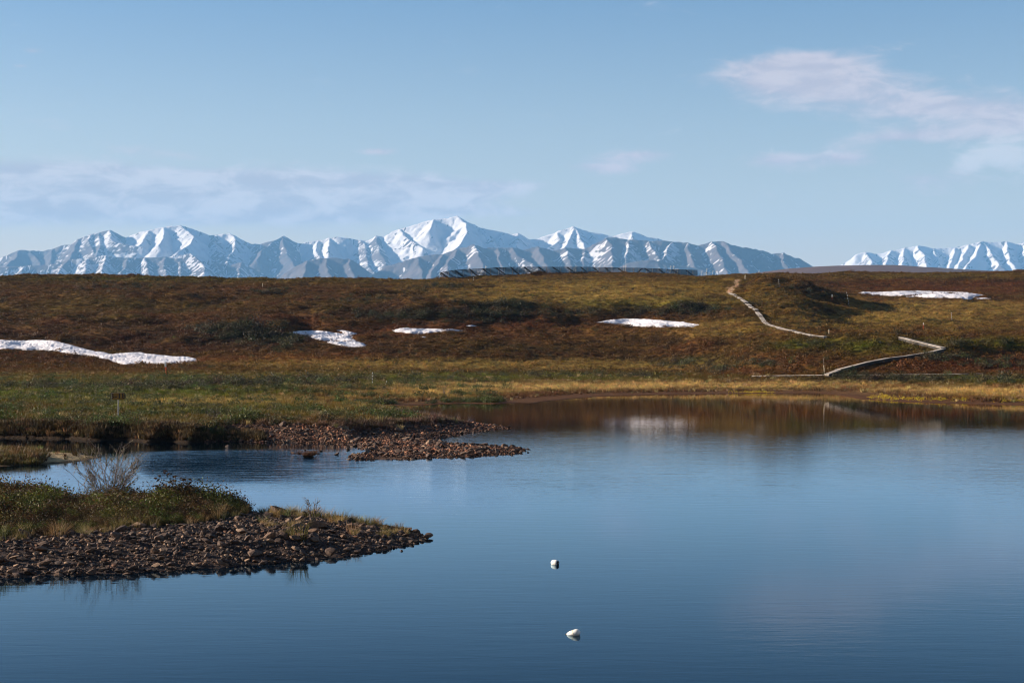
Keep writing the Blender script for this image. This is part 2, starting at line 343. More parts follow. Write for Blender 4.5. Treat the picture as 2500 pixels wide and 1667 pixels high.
def H(X, Y, want_sd=False):
    """height of the mainland"""
    shp = np.shape(X); X = np.asarray(X, float).ravel(); Y = np.asarray(Y, float).ravel()
    z = H0(X, Y); px = CX + F * X / np.maximum(Y, 1)
    hill = sstep(1.4, 5.0, z)
    far = 1 - sstep(500, 900, Y)
    z = z + far * (hill * (1.15 * fbm(X / 22, Y / 26, 3, 5) + 0.75 * (1 - .45 * sstep(325, 350, Y)) * fbm(X / 8, Y / 8.0, 3, 9)) + (0.09 + 0.16 * hill) * fbm(X / 2.2, Y / 1.7, 3, 21) + 0.10 * fbm(X / 9, Y / 7, 2, 33))
    for fx_, fY, rx_, rY, hh in FOLDS:
        k = (np.abs(px - fx_) < 3 * rx_) & (np.abs(Y - fY) < 3 * rY)
        if k.any(): z[k] += hh * np.exp(-((px[k] - fx_) / rx_) ** 2 - ((Y[k] - fY) / rY) ** 2)
    # shore profile
    wx = X + 0.45 * fbm(X / 2.6, Y / 2.6, 4, 51, .65); wy = Y + 0.5 * fbm(X / 1.7, Y / 1.7, 4, 61, .65)
    near = Y < 260
    sd = np.full(X.shape, 99.0)
    if near.any():
        sd[near] = poly_sd(wx[near], wy[near], MAIN)
    bank = (1 - sstep(470, 560, px)) * (1 - sstep(100, 115, Y))
    spit = (1 - bank) * (1 - sstep(110, 122, Y))
    w = 1.0 * bank + 3.6 * spit + 26.0 * (1 - bank - spit)
    prof = np.where(sd > 0, sstep(0, 1, sd / w * 0.95 + 0.05 * (sd > 0)), 0)
    bar = sstep(90, 84, Y) * sstep(820, 900, px)                     # the gravel bar stays low
    zt = z * (1 - bar) + bar * (0.10 + 0.07 * fbm(X / 1.3, Y / 1.3, 3, 71))
    zz = np.where(sd > 0, np.maximum(zt * prof, 0.02 + 0.03 * np.minimum(sd, 1)), np.maximum(0.0 + sd * 0.22, -0.7) - 0.03)
    return (zz.reshape(shp), sd.reshape(shp)) if want_sd else zz.reshape(shp)
def hit(px, py, lift=0.0, y0=62.0, y1=560.0):
    """where the sight line through a photo pixel meets the land"""
    Ys = np.arange(y0, y1, 0.35); X = (px - CX) / F * Ys
    d = H(X, Ys) + lift - (CH + (CY - py) / F * Ys)
    k = np.argmax(d >= 0)
    if d[k] < 0: k = int(np.argmax(d))
    Yk = Ys[k]
    if k > 0 and d[k] > 0: Yk = Ys[k - 1] + 0.35 * (-d[k - 1]) / (d[k] - d[k - 1] + 1e-9)
    x = (px - CX) / F * Yk
    return Vector((x, Yk, float(H(np.array([x]), np.array([Yk]))[0])))

# colours of the plant cover by where it grows (albedo, with shade added in the hollows)
BROWN = (.074, .036, .014); RED = (.092, .036, .016); DARKB = (.034, .019, .010); OLIVE = (.100, .069, .021); GREEN = (.070, .078, .015); DGREEN = (.030, .036, .010)
TAN = (.36, .25, .11); GOLD = (.40, .29, .14); MUD = (.050, .028, .018); SAND = (.42, .30, .16); GREY = (.13, .115, .10); DRY = (.25, .175, .070)
ZONES = [  # px, py, rx, ry, colour, weight
 (250, 742, 380, 26, OLIVE, .6), (600, 690, 900, 10, OLIVE, .55), (300, 680, 500, 6, GREEN, .5), (500, 715, 600, 14, BROWN, .5),
 (1450, 715, 380, 36, OLIVE, .95), (1450, 714, 330, 28, DRY, .85), (1600, 745, 220, 14, GREEN, .55), (1760, 690, 120, 18, OLIVE, .6),
 (1100, 765, 260, 24, DARKB, .9), (580, 825, 190, 32, DARKB, .9), (200, 820, 300, 28, DARKB, .5), (1600, 768, 200, 14, DARKB, .75), (1690, 757, 60, 12, DARKB, .8),
 (100, 905, 500, 14, RED, .8), (800, 800, 500, 20, RED, .5), (1250, 805, 350, 22, RED, .55), (1900, 880, 200, 28, RED, .8), (2300, 890, 250, 22, RED, .85), (700, 875, 200, 14, (.17, .075, .030), .6),
 (1450, 845, 480, 30, BROWN, .5), (1300, 850, 300, 14, OLIVE, .4), (1600, 815, 300, 18, DRY, .2), (1000, 890, 420, 14, DRY, .8), (1400, 892, 420, 12, DRY, .7), (1700, 880, 160, 14, DGREEN, .6),
 (1300, 922, 480, 11, GREEN, .75), (900, 928, 300, 12, GREEN, .7), (600, 915, 250, 14, OLIVE, .6),
 (250, 960, 520, 40, (.076, .092, .016), .9), (120, 935, 420, 16, OLIVE, .7), (500, 1005, 500, 26, GREEN, .6), (650, 985, 300, 10, TAN, .45), (450, 985, 160, 10, TAN, .4), (820, 1000, 160, 12, OLIVE, .7), (950, 1025, 150, 22, OLIVE, .9),
 (330, 945, 260, 9, DGREEN, .75), (760, 940, 330, 9, DGREEN, .55),
 (1250, 948, 330, 9, GOLD, 1.0), (1650, 943, 330, 8, GOLD, 1.0), (1950, 940, 250, 9, GOLD, .8), (1080, 960, 180, 10, TAN, .8), (1150, 975, 160, 5, OLIVE, .7), (900, 975, 220, 8, TAN, .55),
 (2300, 957, 260, 8, GOLD, 1.0), (2480, 962, 120, 10, TAN, .8), (2250, 928, 260, 9, DGREEN, .9), (2430, 930, 140, 9, GREEN, .8),
 (2050, 845, 190, 18, GREEN, .85), (2400, 840, 180, 16, GREEN, .6), (2200, 870, 200, 10, OLIVE, .4),
 (2250, 772, 300, 32, DRY, .75), (2150, 795, 300, 12, OLIVE, .5), (2300, 745, 260, 10, DRY, .6), (2300, 700, 300, 16, RED, .85), (2250, 674, 400, 8, OLIVE, .9), (1950, 735, 130, 26, OLIVE, .55), (1900, 780, 150, 22, OLIVE, .5), (1750, 800, 120, 20, DRY, .45),
]
def cover(X, Y, Z, sd=None, seed=0):
    px = CX + F * X / Y; py = CY - F * (Z - CH) / Y
    px = px + 30 * fbm(X / 6, Y / 6, 2, 81); py = py + 5 * fbm(X / 5, Y / 5, 3, 82)
    c_ = np.tile(np.array(BROWN), (len(X), 1))
    nz_ = fbm(X / 9, Y / 7, 4, 91); nz2 = fbm(X / 2.6, Y / 2.2, 4, 95); nz3 = fbm(X / 16, Y / 10, 3, 97)
    def lay(w, rgb):
        c_[:] = c_ * (1 - w[:, None]) + np.array(rgb) * w[:, None]
    lay(np.clip(sstep(0.05, .4, nz3) * 0.55, 0, 1), OLIVE); lay(np.clip(sstep(0.0, .35, -nz3) * 0.75, 0, 1), RED)
    for zx, zy, rx, ry, rgb, w in ZONES:
        g = w * np.exp(-((px - zx) / rx) ** 2 - ((py - zy) / ry) ** 2)
        k = np.abs(g) > 0.01
        lay(np.clip(np.where(k, g * (1.0 + 0.9 * nz_ + 0.8 * nz2), 0), 0, 1), rgb)
    hol = sstep(.05, .42, -fbm(X / 8, Y / 8.0, 3, 9)) * sstep(1.4, 5.0, Z); lay(hol * .55, DARKB)             # shade painted into the hollows, in a dark shrub tone
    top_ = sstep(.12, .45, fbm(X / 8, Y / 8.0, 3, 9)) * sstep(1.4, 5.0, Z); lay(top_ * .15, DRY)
    if sd is not None:
        pxr = CX + F * X / Y
        m = (1 - sstep(0.8, 3.0, sd + 1.2 * nz2)) * (Y < 200)
        lay(np.clip(m * np.where(Y > 118, .85, .9), 0, 1), MUD)
        lay(np.clip((1 - sstep(4.0, 9.0, sd + 2.5 * nz_)) * sstep(112, 122, Y) * (Y < 200) * .85, 0, 1), (.085, .042, .022))
        g = sstep(104, 99, Y) * sstep(500, 560, pxr) * (1 - sstep(2.6, 5.5, sd + 1.6 * nz2)); lay(g, (.085, .056, .043))
        bk = (1 - sstep(500, 560, pxr)) * (1 - sstep(1.0, 2.2, sd + .7 * nz2)) * (Y < 110); lay(bk, (.022, .014, .009))
    c_ = c_ * (1 + 0.25 * nz2)[:, None]; lum = c_.mean(1, keepdims=True)
    return np.clip(lum + (c_ - lum) * 1.3, .004, 1)

# ground sheet: a fan of rows that reaches the horizon
print('land')
cpx = np.concatenate([np.arange(-2200, -300, 25.0), np.arange(-300, 2800, 4.0), np.arange(2800, 4700, 25.0)])
rows = [62.0]
while rows[-1] < 520: rows.append(rows[-1] * (1.0042 if rows[-1] < 130 else 1.0034))
while rows[-1] < 23500: rows.append(rows[-1] * 1.18)
rows = np.array(rows); nr, nc = len(rows), len(cpx)
YY = np.repeat(rows, nc); XX = (np.tile(cpx, nr) - CX) / F * YY
ZZ, SD = H(XX, YY, True)
colr = cover(XX, YY, ZZ, SD)
# trodden sandy path at the top of the upper boardwalk
PATH = [hit(*q) for q in [(1781, 713), (1786, 706), (1779, 704), (1792, 701), (1803, 697), (1796, 693), (1803, 688), (1800, 684)]]
for a_, b_ in zip(PATH[:-1], PATH[1:]):
    e = np.array([b_.x - a_.x, b_.y - a_.y]); L = e @ e
    k = (np.abs(XX - a_.x) < 15) & (np.abs(YY - a_.y) < 40)
    t = np.clip(((XX[k] - a_.x) * e[0] + (YY[k] - a_.y) * e[1]) / L, 0, 1)
    dd = np.hypot(XX[k] - a_.x - t * e[0], (YY[k] - a_.y - t * e[1]) * .5)
    w = (1 - sstep(0.25, .75, dd))[:, None]; colr[k] = colr[k] * (1 - w) + np.array((.42, .28, .17)) * w
_gz = ZZ.reshape(nr, nc); _gs = SD.reshape(nr, nc); _gc = colr.reshape(nr, nc, 3); _rows, _cpx = rows, cpx
def look(X, Y, *tabs):
    X = np.asarray(X, float); Y = np.asarray(Y, float); px = CX + F * X / np.maximum(Y, 1)
    fi = np.clip(np.interp(px, _cpx, np.arange(len(_cpx))), 0, len(_cpx) - 1.001); fj = np.clip(np.interp(Y, _rows, np.arange(len(_rows))), 0, len(_rows) - 1.001)
    i = fi.astype(int); j = fj.astype(int); u_ = fi - i; v_ = fj - j; res = []
    for T in tabs:
        a, b = (u_, v_) if T.ndim == 2 else (u_[..., None], v_[..., None])
        res.append((T[j, i] * (1 - a) + T[j, i + 1] * a) * (1 - b) + (T[j + 1, i] * (1 - a) + T[j + 1, i + 1] * a) * b)
    return res[0] if len(res) == 1 else res
def G(X, Y): return look(X, Y, _gz)
def hit(px, py, lift=0.0, y0=63.0, y1=515.0):
    Ys = np.arange(y0, y1, 0.3); X = (px - CX) / F * Ys
    d = G(X, Ys) + lift - (CH + (CY - py) / F * Ys)
    k = int(np.argmax(d >= 0))
    if d[k] < 0: k = int(np.argmax(d / Ys))
    Yk = Ys[k]
    if k > 0 and d[k] > 0 and d[k - 1] < 0: Yk = Ys[k - 1] + 0.3 * (-d[k - 1]) / (d[k] - d[k - 1] + 1e-9)
    x = (px - CX) / F * Yk
    return Vector((x, Yk, float(G(x, Yk))))
ground = put('ground', mesh_np('ground', np.stack([XX, YY, ZZ], 1), grid_faces(nr, nc), True, {'col': colr}, M_ground))
tag(ground, 'brown and green tundra hillside rising from the lake shore', kind='structure')

# ------------------------------------------------------------------ far low hill
fx = np.linspace(-900, 2600, 240); fy = np.linspace(3400, 6200, 90)
A, B = np.meshgrid(fx, fy)
prof = np.interp((A / 4300 * F + CX), [-200, 1500, 1780, 1850, 1920, 1984, 2050, 2150, 2250, 2340, 2450, 2700, 3700], [700, 690, 680, 668, 655, 650, 648.5, 650, 655, 661, 668, 676, 690])
prof = smooth1(prof[0], 4)[None, :] * np.ones_like(A)
crest = CH + (CY - prof) / F * 4300
zz = crest * np.exp(-((B - 4300) / 900) ** 2) + 6 * fbm(A / 300, B / 300, 3, 7) * np.exp(-((B - 4000) / 700) ** 2)
cf = np.tile(np.array((.125, .070, .052)), (A.size, 1)); nzf = fbm(A.ravel() / 160, B.ravel() / 90, 4, 12)
cf *= (1 + .35 * nzf)[:, None]
snw = sstep(.52, .58, fbm(A.ravel() / 60, B.ravel() / 120, 3, 15)); cf = cf * (1 - snw[:, None]) + .75 * snw[:, None]
hill = put('hill', mesh_np('hill', np.stack([A.ravel(), B.ravel(), zz.ravel()], 1), grid_faces(90, 240), True, {'col': cf}, M_ground))
tag(hill, 'low mauve brown hill between the two snowy ranges', kind='structure')

# ------------------------------------------------------------------ mountains
print('mountains')
def ridge(pts, Y0, snow, slope=0.62, k=None):
    out = []
    for i, (px, py) in enumerate(pts):
        Y = Y0 if k is None else Y0 - k * (py - pts[0][1])
        out.append(((px - CX) / F * Y, Y, CH + (CY - py) / F * Y))
    return (out, snow, slope)
YB, YM, YF = 16000.0, 14300.0, 12600.0
RID = []
RID += [ridge(p, YB, s - .06, .72) for p, s in [
 ([(-260, 660), (-120, 640), (0, 631), (49, 610), (74, 611), (110, 612), (150, 600), (176, 595), (190, 582), (220, 571), (250, 566), (269, 561), (290, 570), (312, 582), (345, 600)], .40),
 ([(300, 590), (312, 579), (340, 567), (363, 561), (402, 554), (437, 549), (458, 554), (488, 565), (506, 571), (530, 582)], .78),
 ([(506, 575), (530, 573), (562, 569), (583, 580), (613, 594)], .72),
 ([(613, 596), (634, 595), (670, 586), (695, 575), (728, 592), (746, 597)], .52),
 ([(746, 589), (779, 586), (802, 580), (829, 578), (877, 585), (900, 588)], .80),
 ([(900, 586), (915, 575), (936, 578), (957, 564), (975, 558), (1029, 542), (1058, 535), (1094, 533), (1122, 527), (1142, 540), (1171, 555), (1189, 560), (1225, 567), (1250, 572), (1267, 568), (1296, 586)], .82),
 ([(1296, 586), (1327, 577), (1362, 564), (1401, 552), (1413, 558), (1443, 565), (1482, 573), (1496, 578)], .82),
 ([(1493, 578), (1515, 571), (1538, 566), (1550, 566), (1580, 578), (1604, 581), (1615, 586)], .74)]]
RID += [ridge(p, YB, s - .06, .72, 13.0) for p, s in [
 ([(269, 561), (272, 578), (277, 588), (312, 598), (350, 603)], .62), ([(220, 571), (222, 590), (226, 625), (228, 650)], .58), ([(190, 582), (184, 605), (168, 634), (150, 660)], .34),
 ([(74, 611), (88, 630), (105, 660)], .30), ([(49, 610), (30, 635), (10, 660)], .34), ([(130, 606), (125, 630), (128, 650)], .26),
 ([(245, 567), (246, 590), (234, 632)], .58),
 ([(437, 549), (458, 564), (473, 576), (468, 594), (452, 604), (430, 615)], .80), ([(363, 561), (352, 580), (338, 598)], .78), ([(473, 576), (500, 598), (530, 612), (560, 640)], .52),
 ([(402, 554), (400, 580), (385, 600)], .92), ([(562, 569), (578, 586), (572, 604), (560, 620)], .72), ([(530, 573), (520, 590), (528, 606)], .60),
 ([(613, 594), (600, 606), (566, 616)], .66), ([(613, 594), (640, 612), (672, 616), (692, 640), (705, 665)], .66),
 ([(695, 575), (692, 596), (702, 622), (722, 650), (740, 675)], .42), ([(695, 575), (664, 592), (640, 610), (628, 634)], .46),
 ([(802, 580), (803, 600), (800, 622)], .92), ([(877, 585), (889, 592), (893, 620), (900, 650), (915, 672)], .62), ([(779, 586), (772, 600), (778, 625)], .84),
 ([(915, 575), (925, 600), (936, 625), (946, 642)], .52), ([(936, 578), (958, 598), (1000, 622)], .62),
 ([(1122, 527), (1135, 545), (1142, 562), (1127, 590), (1118, 606)], .80), ([(975, 558), (988, 575), (1010, 590), (1030, 606)], .66), ([(1058, 535), (1056, 548), (1050, 560)], .75),
 ([(1171, 555), (1190, 580), (1210, 600)], .72), ([(1225, 567), (1222, 585), (1215, 602)], .80), ([(1267, 568), (1262, 588), (1255, 606)], .66),
 ([(1401, 552), (1412, 570), (1420, 590), (1432, 610)], .80), ([(1362, 564), (1368, 585), (1335, 606)], .80), ([(1401, 552), (1394, 578), (1378, 602)], .82), ([(1443, 565), (1452, 590), (1470, 610)], .74),
 ([(1544, 566), (1550, 588)], .8)]]
RID += [ridge(p, YM, s + .17, .72) for p, s in [
 ([(-200, 668), (0, 652), (60, 648), (122, 646), (167, 634), (208, 629), (262, 623), (312, 628), (354, 629), (400, 626), (440, 631), (491, 646), (560, 680)], .36),
 ([(440, 622), (470, 619), (521, 637), (565, 646), (589, 640), (620, 655), (664, 682)], .44)]]
RID += [ridge(p, YM, s + .19, .72, 13.0) for p, s in [
 ([(167, 634), (150, 655), (135, 685)], .36), ([(208, 629), (210, 655), (200, 690)], .42), ([(262, 623), (250, 655), (240, 690)], .42), ([(312, 628), (300, 660), (285, 690)], .40), ([(354, 629), (362, 655), (366, 690)], .42),
 ([(400, 626), (405, 660), (410, 690)], .36), ([(440, 631), (442, 660), (446, 690)], .38), ([(60, 648), (50, 690)], .3), ([(470, 619), (492, 640), (500, 665)], .46), ([(589, 640), (583, 665), (580, 690)], .40), ([(521, 637), (528, 665)], .4)]]
RID += [ridge(p, YF, s + .12, .70) for p, s in [
 ([(640, 700), (689, 678), (720, 655), (752, 635), (779, 629), (820, 630), (853, 632), (868, 646), (904, 676), (930, 700)], .20),
 ([(860, 700), (898, 678), (942, 649), (980, 638), (1023, 626), (1060, 622), (1088, 619), (1118, 607), (1160, 596), (1183, 604), (1213, 604), (1249, 603), (1280, 610), (1312, 600), (1350, 612), (1386, 603), (1428, 608), (1458, 592), (1479, 580), (1505, 580), (1538, 585), (1580, 588), (1612, 587), (1639, 589), (1675, 592), (1702, 599), (1740, 589), (1765, 588), (1782, 596), (1812, 603), (1856, 610), (1884, 618), (1911, 615), (1931, 625), (1952, 630), (1984, 649), (2040, 680)], .26)]]
RID += [ridge(p, YF, s + .17, .70, 12.0) for p, s in [
 ([(752, 635), (745, 660), (735, 700)], .26), ([(790, 629), (800, 660), (812, 700)], .2), ([(853, 632), (862, 660), (872, 700)], .2), 
 ([(1023, 626), (1028, 650), (1030, 690)], .22), ([(1118, 607), (1098, 640), (1090, 690)], .30), ([(1160, 596), (1166, 620), (1182, 650), (1200, 690)], .34), ([(1088, 619), (1060, 650), (1045, 690)], .26),
 ([(1249, 603), (1262, 622), (1292, 640), (1330, 660), (1350, 690)], .30), ([(1213, 604), (1222, 640), (1238, 680)], .22), ([(1312, 600), (1330, 635), (1350, 670)], .24), ([(1386, 603), (1394, 640), (1404, 690)], .34), ([(1428, 608), (1424, 640), (1415, 690)], .38),
 ([(1479, 580), (1490, 600), (1496, 640), (1502, 690)], .34), ([(1538, 585), (1532, 610), (1530, 650), (1524, 690)], .46), ([(1580, 588), (1602, 620), (1625, 660)], .40), ([(1639, 589), (1626, 615), (1606, 650), (1590, 690)], .46), ([(1675, 592), (1688, 620), (1702, 660)], .34), ([(1702, 599), (1690, 630), (1672, 670)], .42),
 ([(1740, 589), (1752, 615), (1772, 650), (1784, 690)], .34), ([(1765, 588), (1795, 620), (1832, 660), (1850, 690)], .30), ([(1856, 610), (1864, 640), (1880, 680)], .30), ([(1911, 615), (1920, 650), (1935, 690)], .28)]]
RID += [ridge([(1490, 665), (1532, 641), (1560, 636), (1586, 634), (1615, 637), (1663, 646), (1714, 657), (1770, 680)], 11600, .24, .5)]
YK = 18500.0
RID += [ridge([(2000, 680), (2050, 647), (2075, 632), (2095, 618), (2115, 615), (2139, 620), (2158, 616), (2176, 610), (2210, 604), (2244, 598), (2278, 605), (2333, 603), (2365, 596), (2397, 588), (2425, 591), (2455, 589), (2482, 596), (2500, 591), (2560, 585), (2640, 600), (2750, 590), (2900, 640)], YK, .70, .74)]
RID += [ridge(p, YK, s - .03, .74, 14.0) for p, s in [
 ([(2115, 615), (2128, 640), (2140, 670)], .55), ([(2176, 610), (2164, 640), (2150, 680)], .62), ([(2210, 604), (2205, 640), (2200, 680)], .7), ([(2244, 598), (2256, 630), (2272, 680)], .74), ([(2278, 605), (2292, 640), (2300, 680)], .74), ([(2333, 603), (2322, 640), (2318, 680)], .8), ([(2365, 596), (2350, 630), (2330, 680)], .78),
 ([(2397, 588), (2384, 620), (2362, 650), (2340, 690)], .78), ([(2405, 589), (2420, 615), (2445, 650), (2468, 690)], .62), ([(2455, 589), (2466, 630), (2492, 680)], .66), ([(2500, 591), (2510, 630), (2525, 680)], .7), ([(2640, 600), (2630, 680)], .7)]]
mpx = np.concatenate([np.arange(-500, -60, 10.0), np.arange(-60, 2560, 2.7), np.arange(2560, 3050, 10.0)])
mY = np.concatenate([np.arange(10500, 11300, 80), np.arange(11300, 12700, 16), np.arange(12700, 13200, 40), np.arange(13200, 14400, 18), np.arange(14400, 14700, 30), np.arange(14700, 16120, 16.0), np.arange(16120, 17000, 70), np.arange(17000, 18620, 19), np.arange(18700, 20200, 120)])
nr, nc = len(mY), len(mpx)
YY = np.repeat(mY, nc).astype(float); XX = (np.tile(mpx, nr) - CX) / F * YY
wX = XX + 38 * fbm(XX / 260, YY / 260, 4, 3) ; wY = YY + 60 * fbm(XX / 300, YY / 300, 4, 4)
bz = np.full(XX.shape, -1e9); bl = np.zeros_like(bz); bd = np.zeros_like(bz); bs = np.zeros_like(bz); bi = np.zeros_like(bz); b2 = np.full(XX.shape, -1e9)
for ri, (pts, snow, slope) in enumerate(RID):
    acc = ri * 3717.0
    for (ax, ay, az), (bx, by, bz_) in zip(pts[:-1], pts[1:]):
        ex, ey = bx - ax, by - ay; L2 = ex * ex + ey * ey; L = math.sqrt(L2)
        reach = (max(az, bz_) - 250) / slope * 1.3
        k = np.nonzero((wY > min(ay, by) - reach) & (wY < max(ay, by) + reach) & (wX > min(ax, bx) - reach) & (wX < max(ax, bx) + reach))[0]
        if len(k) == 0: acc += L; continue
        x, y = wX[k], wY[k]
        t = np.clip(((x - ax) * ex + (y - ay) * ey) / L2, 0, 1)
        d = np.hypot(x - ax - t * ex, y - ay - t * ey)
        z = az + (bz_ - az) * t - slope * d * (1.12 - 0.12 * np.tanh(d / 500)) 
        b = z > bz[k]; kb = k[b]
        b2[k] = np.where(b, np.maximum(b2[k], bz[k]), np.maximum(b2[k], z))
        bz[kb] = z[b]; bl[kb] = acc + t[b] * L; bd[kb] = d[b]; bs[kb] = snow; bi[kb] = ri
        acc += L
gul = sstep(0, 220, bd)
wrp = 0.6 * fbm(XX / 170, YY / 170, 3, 41)
p1 = perlin(bl / 62 + wrp, bd / 1100 + bi * 3.1, 43); p2 = perlin(bl / 29 + 1.7 * wrp, bd / 700 + bi * 1.7, 44); p3 = perlin(bl / 36 + 1.4 * wrp + 7.7, bd / 600 + bi, 45)
m1 = sstep(-.15, .35, fbm(bl / 210 + wrp, bd / 340, 2, 46)); m2 = sstep(-.05, .4, fbm(bl / 150 + 5, bd / 230 + wrp, 2, 48))
wid = .05 + .11 * np.clip(bs, 0, 1)
line1 = np.exp(-(p1 / wid) ** 2) * m1; line2 = np.exp(-(p2 / (wid * 1.1)) ** 2) * m2; rib = np.exp(-(p3 / .15) ** 2) * sstep(-.2, .3, fbm(bl / 120 + 11, bd / 160, 2, 50))
valley = np.exp(-np.maximum(bz - b2, 0) / 15.0) * sstep(60, 200, bd)       # where two faces meet
rough = fbm(XX / 85, YY / 85, 5, 47, .6)
bz = np.maximum(bz, 250 + 40 * fbm(XX / 900, YY / 900, 3, 49))
zz = bz - gul * (14 * line1 + 9 * line2) + gul * 9 * rib + gul * (24 * p1 + 11 * p2) + (3 + 11 * gul) * rough
strata = np.sin((bz + 16 * rough) / 8.0) * sstep(0, 120, bd) * (1 - sstep(350, 600, bd))
alt = (zz - 430) / 700.0
fine = fbm(XX / 34, YY / 34, 3, 57, .6)
snow = bs + 0.26 * (alt - 0.55) + .72 * line1 * (.4 + .6 * gul) + .58 * line2 * (.3 + .7 * gul) - .40 * rib * np.clip(1.15 - .5 * m1, 0, 1) + 0.30 * valley + (.12 + .22 * bs) * fine + 0.07 * strata + 0.22 * fbm(XX / 260, YY / 260, 2, 59)
snow = sstep(.50, .60, snow)
M_mount, n, out = material('mountain_rock_and_snow')
sA = attr(n, 'snow').outputs['Fac']; p = geo_pos(n)
f = n.noise(p, 0.02, 6, 0.65); f2 = n.noise(p, 0.006, 5, 0.6)
rock = n.mix(n.ramp(f2, .35, .65), (.075, .068, .078), (.120, .100, .105))
sm = n.ramp(n.m('ADD', sA, n.m('MULTIPLY', n.m('SUBTRACT', f, .5), .9)), .42, .58)
principled(n, out, n.mix(sm, rock, (.64, .63, .65)), 0.85, 0.2, bump(n, n.m('ADD', f, f2), 0.7, 14.0))
mount = put('mountain_range', mesh_np('mountain_range', np.stack([XX, YY, zz], 1), grid_faces(nr, nc), True, {'snow': snow}, M_mount))
tag(mount, 'snow streaked blue grey mountain range along the horizon', kind='structure')

# ------------------------------------------------------------------ water
print('water')
wy = np.concatenate([np.arange(-30, 20, 5.0), np.geomspace(20, 190, 300)]); wx_ = np.linspace(-1.25, 1.25, 260)
YY = np.repeat(wy, 260); XX = np.tile(wx_, len(wy)) * np.maximum(np.abs(YY), 40) * 0.8
px = CX + F * XX / np.maximum(YY, 1); py = CY + F * CH / np.maximum(YY, 5)
nzw = fbm(XX / 8, YY / 14, 3, 101)
rip = 0.040 + 0.0 * YY
rip = rip + 0.035 * sstep(45, 70, YY) * (1 - sstep(78, 100, YY)) * sstep(600, 1300, px) - .018 * sstep(85, 110, YY)
rip = rip + 0.05 * np.exp(-((py - 1180) / 60) ** 2) * np.clip(.6 + nzw, 0, 1.5)
riff = np.exp(-((px - 560) / 300) ** 2) * np.exp(-((py - 1132 - (px - 560) * .03) / 34) ** 2)
riff = riff * sstep(300, 380, px) * sstep(1090, 1104, py)
rip = rip + 1.0 * riff * np.clip(.75 + .9 * nzw, 0.1, 1.4) + .06 * sstep(2100, 2500, px) * sstep(1030, 1100, py) * (1 - sstep(1150, 1300, py))
M_water, n, out = material('lake_water')
p = geo_pos(n); ra = attr(n, 'ripple').outputs['Fac']
w1 = n.noise(n.mapping(p, (0.55, 2.6, 1), (0, 0, 0), (0, 0, R(6))), 1.0, 3, 0.55, 0.3)
w2 = n.noise(n.mapping(p, (2.2, 7.0, 1), (4, 1, 0), (0, 0, R(-8))), 1.0, 3, 0.6, 0.2)
w3 = n.noise(n.mapping(p, (.75, 1.8, 1), (7, 3, 0), (0, 0, R(12))), 1.0, 4, 0.65, 0.8)
calm = n.m('ADD', n.m('MULTIPLY', w1, 0.5), n.m('MULTIPLY', w2, 0.22))
hgt = n.m('ADD', n.m('MULTIPLY', calm, n.m('MINIMUM', ra, 0.5)), n.m('MULTIPLY', w3, n.m('MAXIMUM', n.m('MULTIPLY', n.m('SUBTRACT', ra, 0.18), 5.0), 0.0)))
nrm = bump(n, hgt, 1.0, 0.11)
fr = n.new('ShaderNodeFresnel'); fr.inputs['IOR'].default_value = 1.333; n.nt.links.new(nrm, fr.inputs['Normal'])
gl = n.new('ShaderNodeBsdfGlossy'); n.put(gl.inputs['Color'], n.mix(n.ramp(fr.outputs[0], .55, .80), (.66, .86, 1.0), (.88, .84, .82))); n.put(gl.inputs['Roughness'], attr(n, 'rough').outputs['Fac']); n.nt.links.new(nrm, gl.inputs['Normal'])
df = n.new('ShaderNodeBsdfDiffuse'); df.inputs['Color'].default_value = (.0006, .005, .012, 1)
mx = n.new('ShaderNodeMixShader'); n.put(mx.inputs[0], n.ramp(fr.outputs[0], .165, .77, 0, 1, False)); n.nt.links.new(df.outputs[0], mx.inputs[1]); n.nt.links.new(gl.outputs[0], mx.inputs[2]); n.nt.links.new(mx.outputs[0], out.inputs['Surface'])
water = put('water', mesh_np('water', np.stack([XX, YY, np.zeros_like(XX)], 1), grid_faces(len(wy), 260), True, {'ripple': rip, 'rough': (.02 + .98 * sstep(1.0, 9.0, -poly_sd(XX, YY, SPIT))) * .055 - .030 * sstep(62, 85, YY) * 1 + .02 * np.clip(nzw, -1, 1) * sstep(45, 60, YY)}, M_water))
tag(water, 'calm blue lake water with a rippled stream mouth', kind='structure')
# ------------------------------------------------------------------ peninsula and islet ground
print('spit')
rng = np.random.default_rng(7)
def SH(X, Y, want_sd=False):
    """height of the near stony spit"""
    shp = np.shape(X); X = np.asarray(X, float).ravel(); Y = np.asarray(Y, float).ravel()
    sd = poly_sd(X + .14 * fbm(X / .9, Y / .9, 3, 201), Y + .14 * fbm(X / .8, Y / .8, 3, 202), SPIT)
    px = CX + F * X / Y
    top = np.interp(px, [-800, 0, 300, 500, 600, 700, 850, 1000, 1050], [.55, .50, .46, .42, .40, .38, .26, .14, .08])
    front = np.interp(px, [-800, 300, 600, 800, 1050], [3.4, 3.2, 2.6, 1.9, 1.0])
    z = top * sstep(-.15, 1, sd / front) ** 0.9 + .05 * fbm(X / .7, Y / .7, 3, 203) + .05 * fbm(X / 2.5, Y / 2.5, 2, 205)
    z = np.where(sd > 0, np.maximum(z * sstep(0, .5, sd + .15), .01), np.maximum(sd * .3, -.6) - .02)
    return (z.reshape(shp), sd.reshape(shp)) if want_sd else z.reshape(shp)
FRONT = ([-900, 0, 100, 200, 300, 400, 480, 560, 600, 640], [37.4, 37.9, 38.4, 38.9, 39.8, 40.7, 41.4, 42.9, 44.0, 60.0])
